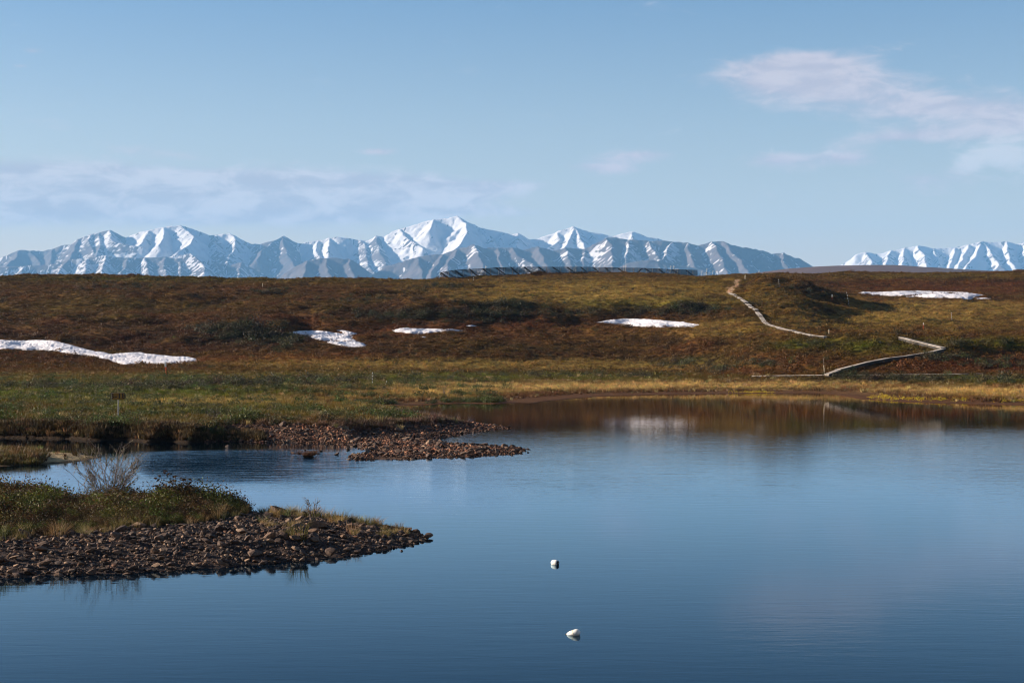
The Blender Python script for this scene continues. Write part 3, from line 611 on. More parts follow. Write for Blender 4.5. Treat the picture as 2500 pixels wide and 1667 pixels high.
def in_shrub(X, Y):
    px = CX + F * X / Y
    return sstep(-.35, .35, Y - np.interp(px, *FRONT) + .5 * fbm(X / 1.2, Y / 1.2, 3, 211)) * sstep(.1, .5, poly_sd(X, Y, SPIT)) * (px < 612)
xs = np.arange(-30, -1.2, .085); ys = np.arange(33.2, 51, .085); A, B = np.meshgrid(xs, ys)
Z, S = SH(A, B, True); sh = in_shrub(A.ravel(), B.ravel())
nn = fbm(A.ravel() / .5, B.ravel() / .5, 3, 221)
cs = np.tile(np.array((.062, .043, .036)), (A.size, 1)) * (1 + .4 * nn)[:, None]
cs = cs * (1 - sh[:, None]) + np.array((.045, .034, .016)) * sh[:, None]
spit = put('gravel_spit', mesh_np('gravel_spit', np.stack([A.ravel(), B.ravel(), Z.ravel()], 1), grid_faces(*A.shape), True, {'col': cs}, M_ground))
tag(spit, 'low stony spit reaching into the lake from the left', kind='structure')
def IH(X, Y, want=False):
    X = np.asarray(X, float).ravel(); Y = np.asarray(Y, float).ravel()
    sd = poly_sd(X + .3 * fbm(X / 2, Y / 2, 3, 231), Y + .3 * fbm(X / 2, Y / 2, 3, 232), ISLET)
    z = np.where(sd > 0, .20 * sstep(-.1, 1.6, sd) + .05 * fbm(X / 1.5, Y / 1.5, 3, 233) * sstep(0, 1, sd), np.maximum(sd * .3, -.5) - .02)
    return (z, sd) if want else z
A, B = np.meshgrid(np.arange(-40, -16.5, .16), np.arange(62, 76, .16)); Z, S = IH(A, B, True)
pxi = CX + F * A.ravel() / B.ravel(); sandy = sstep(75, 115, pxi + 25 * fbm(A.ravel() / 2, B.ravel() / 2, 3, 235)) * sstep(.1, .6, S)
ci = np.tile(np.array((.07, .045, .022)), (A.size, 1)); ci = ci * (1 - sandy[:, None]) + np.array(SAND) * sandy[:, None]
islet = put('sand_bar', mesh_np('sand_bar', np.stack([A.ravel(), B.ravel(), Z.ravel()], 1), grid_faces(*A.shape), True, {'col': ci}, M_ground))
tag(islet, 'small grassy sand bar in the stream at the left edge', kind='structure')

# ------------------------------------------------------------------ plant clumps to scatter
print('plants')
def blades(nb_, r, h, w, lean, seed):
    g = np.random.default_rng(seed); V = []; Fc = []; S = []
    for i in range(nb_):
        a = g.uniform(0, 6.283); rr = r * math.sqrt(g.uniform(0, 1)); x, y = rr * math.cos(a), rr * math.sin(a)
        b = a + g.normal(0, .7); hh = h * g.uniform(.55, 1.1); l = lean * g.uniform(.2, 1.2) * hh
        wd = g.uniform(0, 3.14); dx, dy = w * math.cos(wd) * .5, w * math.sin(wd) * .5
        k = len(V); mx, my = x + l * .35 * math.cos(b), y + l * .35 * math.sin(b)
        V += [(x - dx, y - dy, -.03), (x + dx, y + dy, -.03), (mx + dx * .8, my + dy * .8, hh * .6), (mx - dx * .8, my - dy * .8, hh * .6), (x + l * math.cos(b), y + l * math.sin(b), hh)]
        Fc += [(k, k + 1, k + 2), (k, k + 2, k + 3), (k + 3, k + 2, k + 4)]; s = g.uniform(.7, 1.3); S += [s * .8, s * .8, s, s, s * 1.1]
    return np.array(V), np.array(Fc), np.array(S)
def leafdome(nl, r, h, ls, seed, twigs=14, shell=.45):
    g = np.random.default_rng(seed); V = []; Fc = []; S = []
    for i in range(nl):
        d = g.normal(size=3); d[2] = abs(d[2]); d /= np.linalg.norm(d); q = g.uniform(shell, 1) ** .6
        lump = 1 + .22 * math.sin(5 * d[0] + seed) + .18 * math.sin(7 * d[1] + 2 * seed)
        c_ = d * np.array((r, r, h)) * q * lump
        n_ = d + g.normal(0, .7, 3); n_ /= np.linalg.norm(n_); t = np.cross(n_, g.normal(size=3)); t /= np.linalg.norm(t); b = np.cross(n_, t)
        L = ls * g.uniform(.6, 1.4); k = len(V)
        V += [c_ - t * L, c_ + b * L * .45, c_ + t * L, c_ - b * L * .45]; Fc += [(k, k + 1, k + 2), (k, k + 2, k + 3)]
        s = g.uniform(.65, 1.35); S += [s] * 4
    for i in range(twigs):
        d = g.normal(size=3); d[2] = abs(d[2]) + .5; d /= np.linalg.norm(d); p = d * np.array((r, r, h)) * g.uniform(.9, 1.25); b0 = p * .1 * np.array((1, 1, 0)); w = ls * .12
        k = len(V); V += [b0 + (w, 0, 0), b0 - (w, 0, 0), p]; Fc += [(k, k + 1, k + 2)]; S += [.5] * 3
    return np.array(V), np.array(Fc), np.array(S)
def clump_collection(name, makers):
    cl = bpy.data.collections.new(name)
    for i, (V, Fc, S) in enumerate(makers):
        cl.objects.link(bpy.data.objects.new('%s_%02d' % (name, i), mesh_np('%s_%02d' % (name, i), V, Fc, False, {'shade': S}, M_leaf)))
    return cl
CL = {
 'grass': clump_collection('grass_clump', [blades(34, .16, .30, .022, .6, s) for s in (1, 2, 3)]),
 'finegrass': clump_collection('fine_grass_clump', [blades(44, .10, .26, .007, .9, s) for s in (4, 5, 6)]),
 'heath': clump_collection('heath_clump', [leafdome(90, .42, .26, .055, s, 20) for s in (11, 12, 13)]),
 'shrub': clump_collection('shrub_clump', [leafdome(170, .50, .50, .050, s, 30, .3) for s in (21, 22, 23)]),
 'leafy': clump_collection('leafy_clump', [leafdome(230, .24, .30, .019, s, 26, .25) for s in (31, 32, 33)]),
 'flower': clump_collection('flower_clump', [leafdome(14, .16, .16, .035, s, 4, .8) for s in (41, 42)]),
}
def scatter(name, P, scale, tint, cl, label, cat, parent=None, seed=0, flat=1.0):
    n_ = len(P); g = np.random.default_rng(seed + 1000)
    me = bpy.data.meshes.new(name); me.vertices.add(n_); me.vertices.foreach_set('co', np.ascontiguousarray(P, np.float32).ravel())
    sc3 = np.stack([scale, scale, scale * flat * g.uniform(.8, 1.25, n_)], 1)
    me.attributes.new('sc3', 'FLOAT_VECTOR', 'POINT').data.foreach_set('vector', sc3.astype(np.float32).ravel())
    r3 = np.stack([g.normal(0, .12, n_), g.normal(0, .12, n_), g.uniform(0, 6.283, n_)], 1)
    me.attributes.new('rot3', 'FLOAT_VECTOR', 'POINT').data.foreach_set('vector', r3.astype(np.float32).ravel())
    me.attributes.new('var', 'INT', 'POINT').data.foreach_set('value', g.integers(0, 3, n_).astype(np.int32))
    add_attrs(me, {'tint': np.clip(tint, .004, 1)})
    o = put(name, me, parent)
    ng = bpy.data.node_groups.new(name, 'GeometryNodeTree')
    ng.interface.new_socket('Geometry', in_out='INPUT', socket_type='NodeSocketGeometry'); ng.interface.new_socket('Geometry', in_out='OUTPUT', socket_type='NodeSocketGeometry')
    N = ng.nodes; gi = N.new('NodeGroupInput'); go = N.new('NodeGroupOutput'); iop = N.new('GeometryNodeInstanceOnPoints'); ci_ = N.new('GeometryNodeCollectionInfo')
    ci_.inputs['Collection'].default_value = cl; ci_.inputs['Separate Children'].default_value = True; ci_.inputs['Reset Children'].default_value = True
    def na(nm, t):
        q = N.new('GeometryNodeInputNamedAttribute'); q.data_type = t; q.inputs['Name'].default_value = nm; return q.outputs['Attribute']
    e2r = N.new('FunctionNodeEulerToRotation'); L = ng.links.new
    L(na('rot3', 'FLOAT_VECTOR'), e2r.inputs[0]); iop.inputs['Pick Instance'].default_value = True
    L(gi.outputs[0], iop.inputs['Points']); L(ci_.outputs[0], iop.inputs['Instance']); L(na('var', 'INT'), iop.inputs['Instance Index'])
    L(e2r.outputs[0], iop.inputs['Rotation']); L(na('sc3', 'FLOAT_VECTOR'), iop.inputs['Scale']); L(iop.outputs[0], go.inputs[0])
    o.modifiers.new('scatter', 'NODES').node_group = ng
    tag(o, label, cat, kind='stuff'); return o

# snow outlines as seen, on the land (needed first: no plants under snow)
def sc_poly(pts, s, ox, oy): return [(ox + x / s, oy + y / s) for x, y in pts]
SNOWS = [
 ('wide white snow patch at the left edge running down to the orange stake', sc_poly([(-500, 560), (-200, 565), (0, 572), (120, 580), (250, 575), (400, 578), (470, 585), (560, 605), (640, 630), (720, 650), (780, 665), (880, 676), (905, 688), (1000, 681), (1090, 675), (1200, 683), (1300, 695), (1420, 708), (1560, 712), (1600, 722), (1640, 742), (1560, 760), (1460, 765), (1380, 785), (1300, 775), (1150, 772), (1080, 780), (1010, 783), (960, 765), (900, 740), (800, 720), (720, 705), (600, 690), (450, 668), (300, 660), (150, 655), (0, 652), (-300, 640), (-500, 625)], 3.36, 0, 660), .35),
 ('ragged snow patch with a notched top on the dark mid slope', sc_poly([(335, 520), (400, 500), (540, 495), (650, 500), (740, 512), (800, 520), (790, 508), (735, 490), (800, 488), (860, 505), (930, 520), (880, 532), (868, 556), (940, 590), (1020, 615), (960, 640), (870, 645), (780, 625), (650, 590), (520, 555), (420, 535)], 3.36, 600, 660), .30),
 ('slim snow patch tapering right on the slope below the snow fence', sc_poly([(1195, 490), (1290, 472), (1400, 477), (1550, 480), (1700, 485), (1810, 494), (1720, 502), (1560, 510), (1500, 521), (1400, 523), (1300, 516), (1220, 506)], 3.36, 600, 660), .25),
 ('thin sliver of snow just right of the slim snow patch', sc_poly([(1775, 462), (1800, 453), (1850, 451), (1905, 459), (1850, 464)], 3.36, 600, 660), .12),
 ('tiny sliver of snow under the slim snow patch', sc_poly([(1425, 547), (1460, 544), (1492, 551), (1460, 556)], 3.36, 600, 660), .10),
 ('lens shaped snow patch at the foot of the dark slope mid hill', sc_poly([(850, 430), (950, 410), (1080, 398), (1250, 400), (1450, 415), (1600, 430), (1720, 447), (1650, 468), (1500, 470), (1350, 471), (1200, 464), (1100, 459), (1000, 446), (920, 438)], 3.36, 1200, 660), .35),
 ('long flat snow patch high on the right hillside', sc_poly([(1155, 518), (1180, 507), (1300, 509), (1450, 501), (1600, 499), (1800, 504), (1950, 511), (2065, 530), (2000, 548), (1970, 566), (1880, 559), (1700, 553), (1500, 546), (1300, 536), (1200, 528)], 2.94, 1700, 540), .35),
 ('small snow remnant off the right end of the long flat patch', sc_poly([(2005, 556), (2050, 547), (2115, 556), (2040, 562)], 2.94, 1700, 540), .12),
]
LUMP = 1.0
snow_things = []; snow_plan = []
for label, poly, thick in SNOWS:
    P = np.array(poly); x0, y0 = P.min(0); x1, y1 = P.max(0); stepx = 1.6 if x1 - x0 > 100 else .8; stepy = .7 if y1 - y0 > 12 else .35
    gx = np.arange(x0 - 2, x1 + 2, stepx); gy = np.arange(y0 - 2, y1 + 2, stepy)
    Ys = np.arange(185, 440, .5); W = np.zeros((len(gy), len(gx), 3))
    for j, q in enumerate(gx):
        Xc = (q - CX) / F * Ys; Hc = G(Xc, Ys); pyc = np.minimum.accumulate(CY - F * (Hc - CH) / Ys)     # skyline so far along this sight line
        Yh = np.interp(-gy, -pyc, Ys); Xh = (q - CX) / F * Yh
        W[:, j, 0] = Xh; W[:, j, 1] = Yh; W[:, j, 2] = G(Xh, Yh)
    ppx, ppy = np.meshgrid(gx, gy)
    X, Y, Z = W[..., 0].ravel(), W[..., 1].ravel(), W[..., 2].ravel()
    aspect = 5.0
    sd = poly_sd(ppx.ravel() + 7 * fbm(X / 1.4, Y / 1.4, 4, 301, .65), (ppy.ravel() + 2.0 * fbm(X / 1.1, Y / 1.1, 4, 302, .65)) * aspect, P * (1, aspect)) / aspect
    mpp = Y / F
    h = .42 * thick * sstep(0, 3.2 if thick > .2 else 1.5, sd)
    cup = 1 - np.abs(fbm(X / .55 + .35 * Y, Y / .8, 2, 305)) * 2.2
    h = h + LUMP * sstep(.2, 2.5, sd) * (.075 * cup + .08 * fbm(X / 3, Y / 3, 2, 307))
    fc = grid_faces(*ppx.shape); keep = (sd[fc] > -.15).all(1); fc = fc[keep]; usedv = np.unique(fc); rm = np.full(len(X), -1); rm[usedv] = np.arange(len(usedv))
    V = np.stack([X, Y, Z + .03 + h], 1)[usedv]; c0 = V.mean(0); V = V - c0
    o = put('snow_patch', mesh_np('snow_patch', V, rm[fc], True, {'rim': (1 - sstep(.2, 3.0 if thick > .2 else 1.2, sd))[usedv]}, M_snow), loc=tuple(c0))
    tag(o, label, 'snow patch', 'old snow patches on the hillside'); snow_things.append(o)
    # plan footprint for the plants
    cells = np.stack([X, Y], 1)[sd > 1.3]; snow_plan.append(cells)
snow_cells = set()
for cells in snow_plan:
    for a_, b_ in np.unique(np.floor(cells / .5).astype(int), axis=0): 
        for da in (-1, 0, 1):
            snow_cells.add((a_ + da, b_))
def off_snow(X, Y):
    return np.array([(int(a_), int(b_)) not in snow_cells for a_, b_ in zip(np.floor(X / .5), np.floor(Y / .5))])

# hillside cover
def sample_land(n_, y0, y1, seed, px0=-260, px1=2760, power=1.0):
    g = np.random.default_rng(seed); px = g.uniform(px0, px1, n_); t = g.uniform(0, 1, n_)
    Y = y0 * (y1 / y0) ** t if power == 0 else y0 + (y1 - y0) * t ** power
    X = (px - CX) / F * Y; Z, sd = look(X, Y, _gz, _gs); k = sd > .25
    return X[k], Y[k], Z[k], sd[k]
def jitter(c_, g, amt=.28, hue=.10):
    v_ = np.exp(g.normal(0, amt, len(c_)))[:, None]; h = np.exp(g.normal(0, hue, c_.shape)); return c_ * v_ * h
g = np.random.default_rng(99)
X, Y, Z, sd = sample_land(205000, 158, 500, 1, power=.95)
k = off_snow(X, Y) & ((Y > 190) | (Z > 1.55)); X, Y, Z, sd = X[k], Y[k], Z[k], sd[k]
cv_ = look(X, Y, _gc); dark = cv_.sum(1) < .085; nz_ = fbm(X / 5, Y / 4, 3, 401)
s_ = np.exp(g.normal(0, .32, len(X))) * (.85 + .5 * nz_) * .95
isg = (cv_[:, 1] > .07) & (g.uniform(0, 1, len(X)) < .72)
k = ~isg
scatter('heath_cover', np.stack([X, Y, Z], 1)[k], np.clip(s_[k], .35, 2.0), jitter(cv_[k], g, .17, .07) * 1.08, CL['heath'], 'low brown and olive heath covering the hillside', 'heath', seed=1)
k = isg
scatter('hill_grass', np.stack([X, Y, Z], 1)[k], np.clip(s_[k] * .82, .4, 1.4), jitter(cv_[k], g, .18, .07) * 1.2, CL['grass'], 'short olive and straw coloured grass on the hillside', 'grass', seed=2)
# dwarf shrubs in the darker hollows and along the bands of willow
shr = []
def shrub_patch(px, py, rx, ry, n_, sc_=1.0):
    q = g.normal(size=(n_, 2)) * .55; px_ = px + q[:, 0] * rx; py_ = py + q[:, 1] * ry
    Ys = np.arange(64, 470, .6)
    for a_, b_ in zip(px_, py_):
        Xc = (a_ - CX) / F * Ys; shr.append((a_, b_, sc_))
SHR = [(1690, 757, 55, 10, 60, 1.1), (1590, 762, 150, 9, 60, .9), (1410, 768, 40, 8, 18, .9), (1180, 772, 180, 12, 120, 1.0), (980, 775, 160, 12, 90, 1.0), (1240, 750, 80, 8, 50, 1.0), (580, 815, 90, 18, 110, 1.2), (690, 835, 70, 18, 70, 1.2), (540, 803, 60, 8, 40, 1.1),
 (665, 714, 45, 6, 40, 1.0), (1090, 700, 60, 5, 40, .9), (300, 703, 120, 6, 40, .9), (250, 690, 60, 4, 20, .8), (900, 733, 120, 8, 50, .9), (1000, 708, 60, 5, 20, .8),
 (1750, 905, 50, 6, 40, .9), (1650, 893, 60, 7, 30, .8), (2060, 922, 60, 6, 30, .8), (2300, 878, 90, 8, 40, .9), (2420, 892, 70, 8, 40, .9), (1870, 892, 60, 8, 30, .8), (2200, 928, 160, 6, 80, .8), (2430, 932, 100, 7, 50, .8), (1990, 845, 80, 8, 30, .7), (2330, 842, 120, 6, 40, .8),
 (300, 951, 150, 4, 140, .75), (90, 948, 150, 4, 90, .7), (420, 946, 130, 4, 110, .75), (560, 940, 110, 4, 80, .7), (130, 985, 200, 6, 60, .5), (420, 1000, 300, 8, 70, .45), (700, 1030, 200, 8, 90, .5), (1300, 918, 250, 6, 110, .8), (900, 930, 220, 6, 110, .8), (640, 940, 200, 7, 120, .9), (1550, 920, 150, 6, 60, .8),
 (2000, 722, 60, 8, 40, .8), (1930, 705, 50, 8, 30, .8), (1850, 745, 50, 6, 25, .7), (1290, 745, 120, 6, 30, .8), (1990, 790, 70, 4, 25, .7)]
for a_ in SHR: shrub_patch(*a_)
shr = np.array(shr)
# turn the sight lines into land points, many at once
Ys = np.concatenate([np.arange(66, 200, .5), np.arange(200, 470, .8)])
PX = shr[:, 0][:, None]; XX = (PX - CX) / F * Ys[None, :]; YYs = np.broadcast_to(Ys, XX.shape)
HH = G(XX, YYs); RAY = CH + (CY - shr[:, 1][:, None]) / F * YYs
kk = np.argmax(HH >= RAY, 1); ok = HH[np.arange(len(kk)), kk] >= RAY[np.arange(len(kk)), kk]
kk = kk[ok]; ii = np.nonzero(ok)[0]
SP = np.stack([XX[ii, kk], YYs[ii, kk], HH[ii, kk]], 1); k = off_snow(SP[:, 0], SP[:, 1]) & (SP[:, 2] > .3); SP = SP[k]; ssc = shr[ii, 2][k]
tint = np.array((.040, .036, .016)) * (1 + .4 * (SP[:, 1] < 215))[:, None]
scatter('dwarf_shrubs', SP, ssc * np.exp(g.normal(0, .3, len(SP))) * 1.15, jitter(np.tile(tint, (1, 1)), g, .25, .15), CL['shrub'], 'dark dwarf birch and willow thickets in the hollows', 'shrubs', seed=3)
# scattered larger bushes that break up the heath
X, Y, Z, sd = sample_land(16000, 175, 430, 15, power=1.0)
nz_ = fbm(X / 7, Y / 7, 3, 431); k = (nz_ > .16) & (Z > 1.6); X, Y, Z = X[k], Y[k], Z[k]; k = off_snow(X, Y); X, Y, Z = X[k], Y[k], Z[k]
bt = np.array([(.030, .026, .011), (.055, .050, .014), (.060, .030, .013), (.040, .042, .012)])[g.integers(0, 4, len(X))]
scatter('heath_bushes', np.stack([X, Y, Z], 1), np.clip(.55 * np.exp(g.normal(0, .4, len(X))), .3, 1.5), jitter(bt, g, .25, .1), CL['shrub'], 'scattered dark low bushes dotting the heath of the hillside', 'bushes', seed=14)
# meadow
X, Y, Z, sd = sample_land(150000, 76, 200, 5, power=1.15)
k = (Z < 1.75) & (sd > np.where(Y > 112, 3.0 + 5 * g.uniform(0, 1, len(Y)), .5)) & ~((Y < 103) & (CX + F * X / Y > 540) & (sd < np.where(Y > 86, 2.3, 3.4) + .8 * fbm(X / 1.5, Y / 1.5, 2, 405)))
X, Y, Z, sd = X[k], Y[k], Z[k], sd[k]; cv_ = look(X, Y, _gc)
tall = 1 + .5 * fbm(X / 3, Y / 3, 3, 411)
cvm = jitter(cv_, g, .2, .08); str_ = (g.uniform(0, 1, len(X)) < .10) & (Z < 1.5); cvm[str_] = jitter(np.tile(np.array((.27, .20, .09)), (str_.sum(), 1)), g)
scatter('meadow_grass', np.stack([X, Y, Z], 1), np.clip(tall * np.exp(g.normal(0, .25, len(X))) * .72, .3, 1.5), cvm * 1.1, CL['grass'], 'green and straw coloured grass on the flat meadow by the shore', 'grass', seed=4)
# leafy low shrubs in the meadow and on the bank top, hanging tufts on the cut bank
X, Y, Z, sd = sample_land(26000, 78, 175, 6, px1=1250, power=1.2)
nz_ = fbm(X / 6, Y / 4, 3, 421); k = (nz_ > .12) & (sd > .9) & ~((Y < 103) & (CX + F * X / Y > 540) & (sd < 4)); X, Y, Z = X[k], Y[k], Z[k]
scatter('meadow_shrubs', np.stack([X, Y, Z], 1), np.exp(g.normal(0, .3, len(X))) * .62, jitter(np.tile(np.array((.060, .070, .018)), (len(X), 1)), g, .3, .15), CL['shrub'], 'low green willow shrubs scattered through the meadow', 'shrubs', seed=5)
X, Y, Z, sd = sample_land(34000, 79, 92, 8, px0=-400, px1=640, power=1)
k = (sd < 2.0) & (sd > .22); X, Y, Z = X[k], Y[k], Z[k]
bc = np.where((g.uniform(0, 1, len(X)) < .25)[:, None], np.array((.22, .135, .06)), np.array((.050, .034, .014)))
scatter('bank_tufts', np.stack([X, Y, Z], 1), np.exp(g.normal(0, .3, len(X))) * .6, jitter(bc, g, .3, .1), CL['grass'], 'brown tussocks hanging over the dark cut bank', 'grass', seed=6)
# sand bar grass
g2 = np.random.default_rng(31); X = g2.uniform(-39, -17, 9000); Y = g2.uniform(66, 75, 9000); Z, S = IH(X, Y, True); pxi = CX + F * X / Y
k = (S > .15) & (g2.uniform(0, 1, len(X)) > sstep(80, 125, pxi + 30 * fbm(X / 2, Y / 2, 2, 236)) * .97); X, Y, Z = X[k], Y[k], Z[k]
scatter('sand_bar_grass', np.stack([X, Y, Z], 1), np.exp(g2.normal(0, .25, len(X))) * .62, jitter(np.tile(np.array((.105, .075, .026)), (len(X), 1)), g2, .35, .15), CL['grass'], 'olive brown grass on the sand bar at the left edge', 'grass', seed=7)
# yellow flowers by the right shore and the moss line
FL = []
for (px, py, rx, ry, n_) in [(2160, 968, 45, 7, 90), (2330, 971, 90, 5, 120), (2240, 972, 60, 4, 40), (1840, 955.5, 50, 1.2, 60), (2470, 976, 40, 4, 40), (1690, 765, 6, 2, 10)]:
    q = g2.normal(size=(n_, 2)) * .5
    for a_, b_ in q: 
        p_ = hit(px + a_ * rx, py + b_ * ry, .1, 100); FL.append((p_.x, p_.y, p_.z))
FL = np.array(FL)
scatter('yellow_flowers', FL, np.exp(g2.normal(0, .2, len(FL))) * .9, jitter(np.tile(np.array((.50, .36, .02)), (len(FL), 1)), g2, .2, .08), CL['flower'], 'small yellow flowers in bloom along the right shore', 'flowers', seed=8)
# ------------------------------------------------------------------ stones
print('stones')
def ico(sub):
    import bmesh
    bm = bmesh.new(); bmesh.ops.create_icosphere(bm, subdivisions=sub, radius=1.0)
    V = np.array([v_.co[:] for v_ in bm.verts]); Fc = np.array([[v_.index for v_ in f_.verts] for f_ in bm.faces]); bm.free(); return V, Fc
def stone_shape(V, seed, cuts=11):
    g = np.random.default_rng(seed); P = V.copy()
    for i in range(cuts):                                            # planes knock off rounded facets
        n_ = g.normal(size=3); n_ /= np.linalg.norm(n_); d = g.uniform(.38, .85); q = P @ n_ - d; P = P - np.where(q > 0, q * .95, 0)[:, None] * n_
    P = P * (1 + .08 * np.sin(P[:, [1]] * 3 + seed) + g.normal(0, .02, (len(P), 1)))
    return P * np.array((g.uniform(.9, 1.25), g.uniform(.75, 1.0), g.uniform(.36, .75)))
V2, F2 = ico(3); V1, F1 = ico(2); V0, F0 = ico(1)
BIG = [mesh_np('stone', stone_shape(V1, s), F1, False, None, M_stone) for s in range(10)]
SM = [stone_shape(V1, 50 + s) for s in range(6)]; TINY = [stone_shape(V0, 70 + s, 4) for s in range(6)]
def rot_z_tilt(g):
    return (g.normal(0, .3), g.normal(0, .3), g.uniform(0, 6.283))
def place_stones(pts, sizes, n_big, parent, height, seed, stuffname, stufflabel, embed=.25, warm=(1, 1, 1)):
    g = np.random.default_rng(seed); order = np.argsort(-sizes); pts = pts[order]; sizes = sizes[order]
    for i in range(min(n_big, len(pts))):
        x, y = pts[i]; s = sizes[i] * .5
        put('stone', BIG[g.integers(0, len(BIG))], parent, (x, y, height[order[i]] + s * .55 * (1 - 2 * embed)), rot_z_tilt(g), (s, s, s * g.uniform(.8, 1.2)))
    VV, FF, CC, off = [], [], [], 0
    pal = np.array([(.045, .028, .022), (.10, .062, .044), (.055, .039, .033), (.16, .095, .060), (.085, .058, .047), (.24, .155, .10), (.14, .068, .040)])
    for i in range(n_big, len(pts)):
        s = sizes[i] * .5; big = s > .035 * (1 if pts[i][1] < 60 else 1.6)
        P = SM[g.integers(0, 6)] if big else TINY[g.integers(0, 6)]; Fq = F1 if big else F0
        a, b, c_ = rot_z_tilt(g); Rm = np.array(Matrix.Rotation(c_, 3, 'Z') @ Matrix.Rotation(b, 3, 'Y') @ Matrix.Rotation(a, 3, 'X'))
        VV.append(P @ Rm.T * s + (pts[i][0], pts[i][1], height[order[i]] + s * .3)); FF.append(Fq + off); off += len(P)
        wet = .5 if height[order[i]] < .05 else 1.0              # stones at the waterline are wet and darker
        CC.append(np.tile(pal[g.integers(0, len(pal))] * np.array(warm) * g.uniform(.75, 1.3) * wet, (len(P), 1)))
    o = put(stuffname, mesh_np(stuffname, np.concatenate(VV), np.concatenate(FF), False, {'col': np.concatenate(CC)}, M_pebble), parent)
    tag(o, stufflabel, kind='stuff')
def spread(cand, sizes, gap=.62):
    """largest first, no heavy overlap (grid test)"""
    order = np.argsort(-sizes); cell = .35; grid = {}; keep = []
    for i in order:
        x, y = cand[i]; r = sizes[i] * .5; cx_, cy_ = int(x // cell), int(y // cell); ok_ = True
        for a in (-1, 0, 1):
            for b in (-1, 0, 1):
                for (qx, qy, qr) in grid.get((cx_ + a, cy_ + b), ()):
                    if (qx - x) ** 2 + (qy - y) ** 2 < (gap * (r + qr)) ** 2: ok_ = False; break
                if not ok_: break
            if not ok_: break
        if ok_: grid.setdefault((cx_, cy_), []).append((x, y, r)); keep.append(i)
    return np.array(keep)
g = np.random.default_rng(5)
n_ = 34000; X = g.uniform(-16.5, -1.6, n_); Y = g.uniform(34.0, 47.5, n_); Z, S = SH(X, Y, True); shb = in_shrub(X, Y)
pxs = CX + F * X / Y
k = (S > -.10) & (shb < .35) & (pxs > -150) & (Y < 45.8) & (g.uniform(0, 1, n_) < np.where((pxs > 700) & (S > 1.0), .75, 1)); X, Y, Z, S = X[k], Y[k], Z[k], S[k]
size = np.clip(.058 * np.exp(g.normal(0, .62, len(X))), .03, .46) * (1 + .35 * (g.uniform(0, 1, len(X)) < .05)) * np.where(CX + F * X / Y > 850, .85, 1.0)
keep = spread(np.stack([X, Y], 1), size); print('spit stones', len(keep))
place_stones(np.stack([X, Y], 1)[keep], size[keep], 300, spit, np.maximum(Z[keep], -.03), 11, 'small_stones', 'loose brown pebbles between the larger stones of the spit')
# gravel beach and bar across the stream
n_ = 42000; px_ = g.uniform(500, 1310, n_); Y = g.uniform(68.5, 103, n_); X = (px_ - CX) / F * Y; Z, S = look(X, Y, _gz, _gs)
k = (S > -.22) & (S < np.where(Y > 86, 2.5, 4.2) + 1.2 * fbm(X / 1.8, Y / 1.8, 2, 405)) & ((px_ > 560) | (S < 1.0)) & (g.uniform(0, 1, n_) < np.where(Y < 86, 1, .55)) & ((Y > 80) | (fbm(X / 1.6, Y / 1.1, 3, 407) > -.28)); X, Y, Z, S = X[k], Y[k], Z[k], S[k]
size = np.clip(.105 * np.exp(g.normal(0, .52, len(X))), .05, .55)
keep = spread(np.stack([X, Y], 1), size, .6); print('bar stones', len(keep))
bar = empty('gravel_bar', (0, 0, 0)); bar['kind'] = 'structure'; bar['label'] = 'stony beach and gravel bar at the stream mouth'
place_stones(np.stack([X, Y], 1)[keep], size[keep], 300, bar, np.maximum(Z[keep], -.03), 12, 'small_stones', 'loose reddish pebbles between the larger stones of the bar', warm=(1.45, 1.1, .95))
# stones standing in the water
WS = [((1289, 1105), .16, 'lone round stone in the water off the tip of the gravel bar'), ((752, 1116), .42, 'dark mossy boulder in the stream left of the gravel bar'), ((716, 1106), .22, 'flat stone just left of the mossy boulder in the stream'), ((784, 1102), .22, 'rounded stone just right of the mossy boulder in the stream'), ((820, 1110), .26, 'flat wet stone in the stream between boulder and gravel bar'),
 ((555, 1090), .28, 'low flat stone in the stream below the cut bank'), ((745, 1099), .16, 'small stone behind the mossy boulder in the stream'), ((850, 1098), .24, 'pale flat stone near the left end of the gravel bar'), ((982, 1345), .085, 'small dark stone in the lake off the spit tip'), ((893, 1091), .55, 'large rounded boulder at the left end of the gravel bar'), ((898, 1101), .42, 'reddish boulder in the water left of the gravel bar')]
for (px, py), s, lb in WS:
    x, y = wpt(px, py); o = put('boulder' if s > .3 else 'stone', BIG[g.integers(0, 10)], None, (x, y, s * .08), rot_z_tilt(g), (s * .62, s * .55, s * .5)); tag(o, lb, 'stone', 'stones standing in the water')
# ------------------------------------------------------------------ spit plants
n_ = 15000; X = g.uniform(-26, -5, n_); Y = g.uniform(36.5, 50, n_); Z, S = SH(X, Y, True); shb = in_shrub(X, Y); k = (shb > .5) & (S > .5); X, Y, Z = X[k], Y[k], Z[k]
pxs = CX + F * X / Y; frontd = Y - np.interp(pxs, *FRONT)
n1 = fbm(X / 1.3, Y / 1.3, 3, 501); n2 = fbm(X / .8, Y / .8, 3, 503)
hgt_ = np.clip(.55 + .28 * frontd, .5, 1.4) * (1 + .45 * n1) * np.interp(pxs, [0, 110, 185, 300, 520, 600], [1.1, 1.0, .62, .95, 1.15, .95])
tint = np.where((n2 > .10)[:, None], np.array((.082, .086, .016)), np.array((.078, .046, .017))); tint = tint * (1 - .3 * (n2 < -.25))[:, None]
sub = g.uniform(0, 1, len(X)) < .85
scatter('spit_shrubs', np.stack([X, Y, Z], 1)[sub], (hgt_ * np.exp(g.normal(0, .18, len(X))))[sub] * 1.05, jitter(tint, g, .25, .12)[sub] * 1.15, CL['leafy'], 'dense low green and brown shrubs on the near spit', 'shrubs', seed=11)
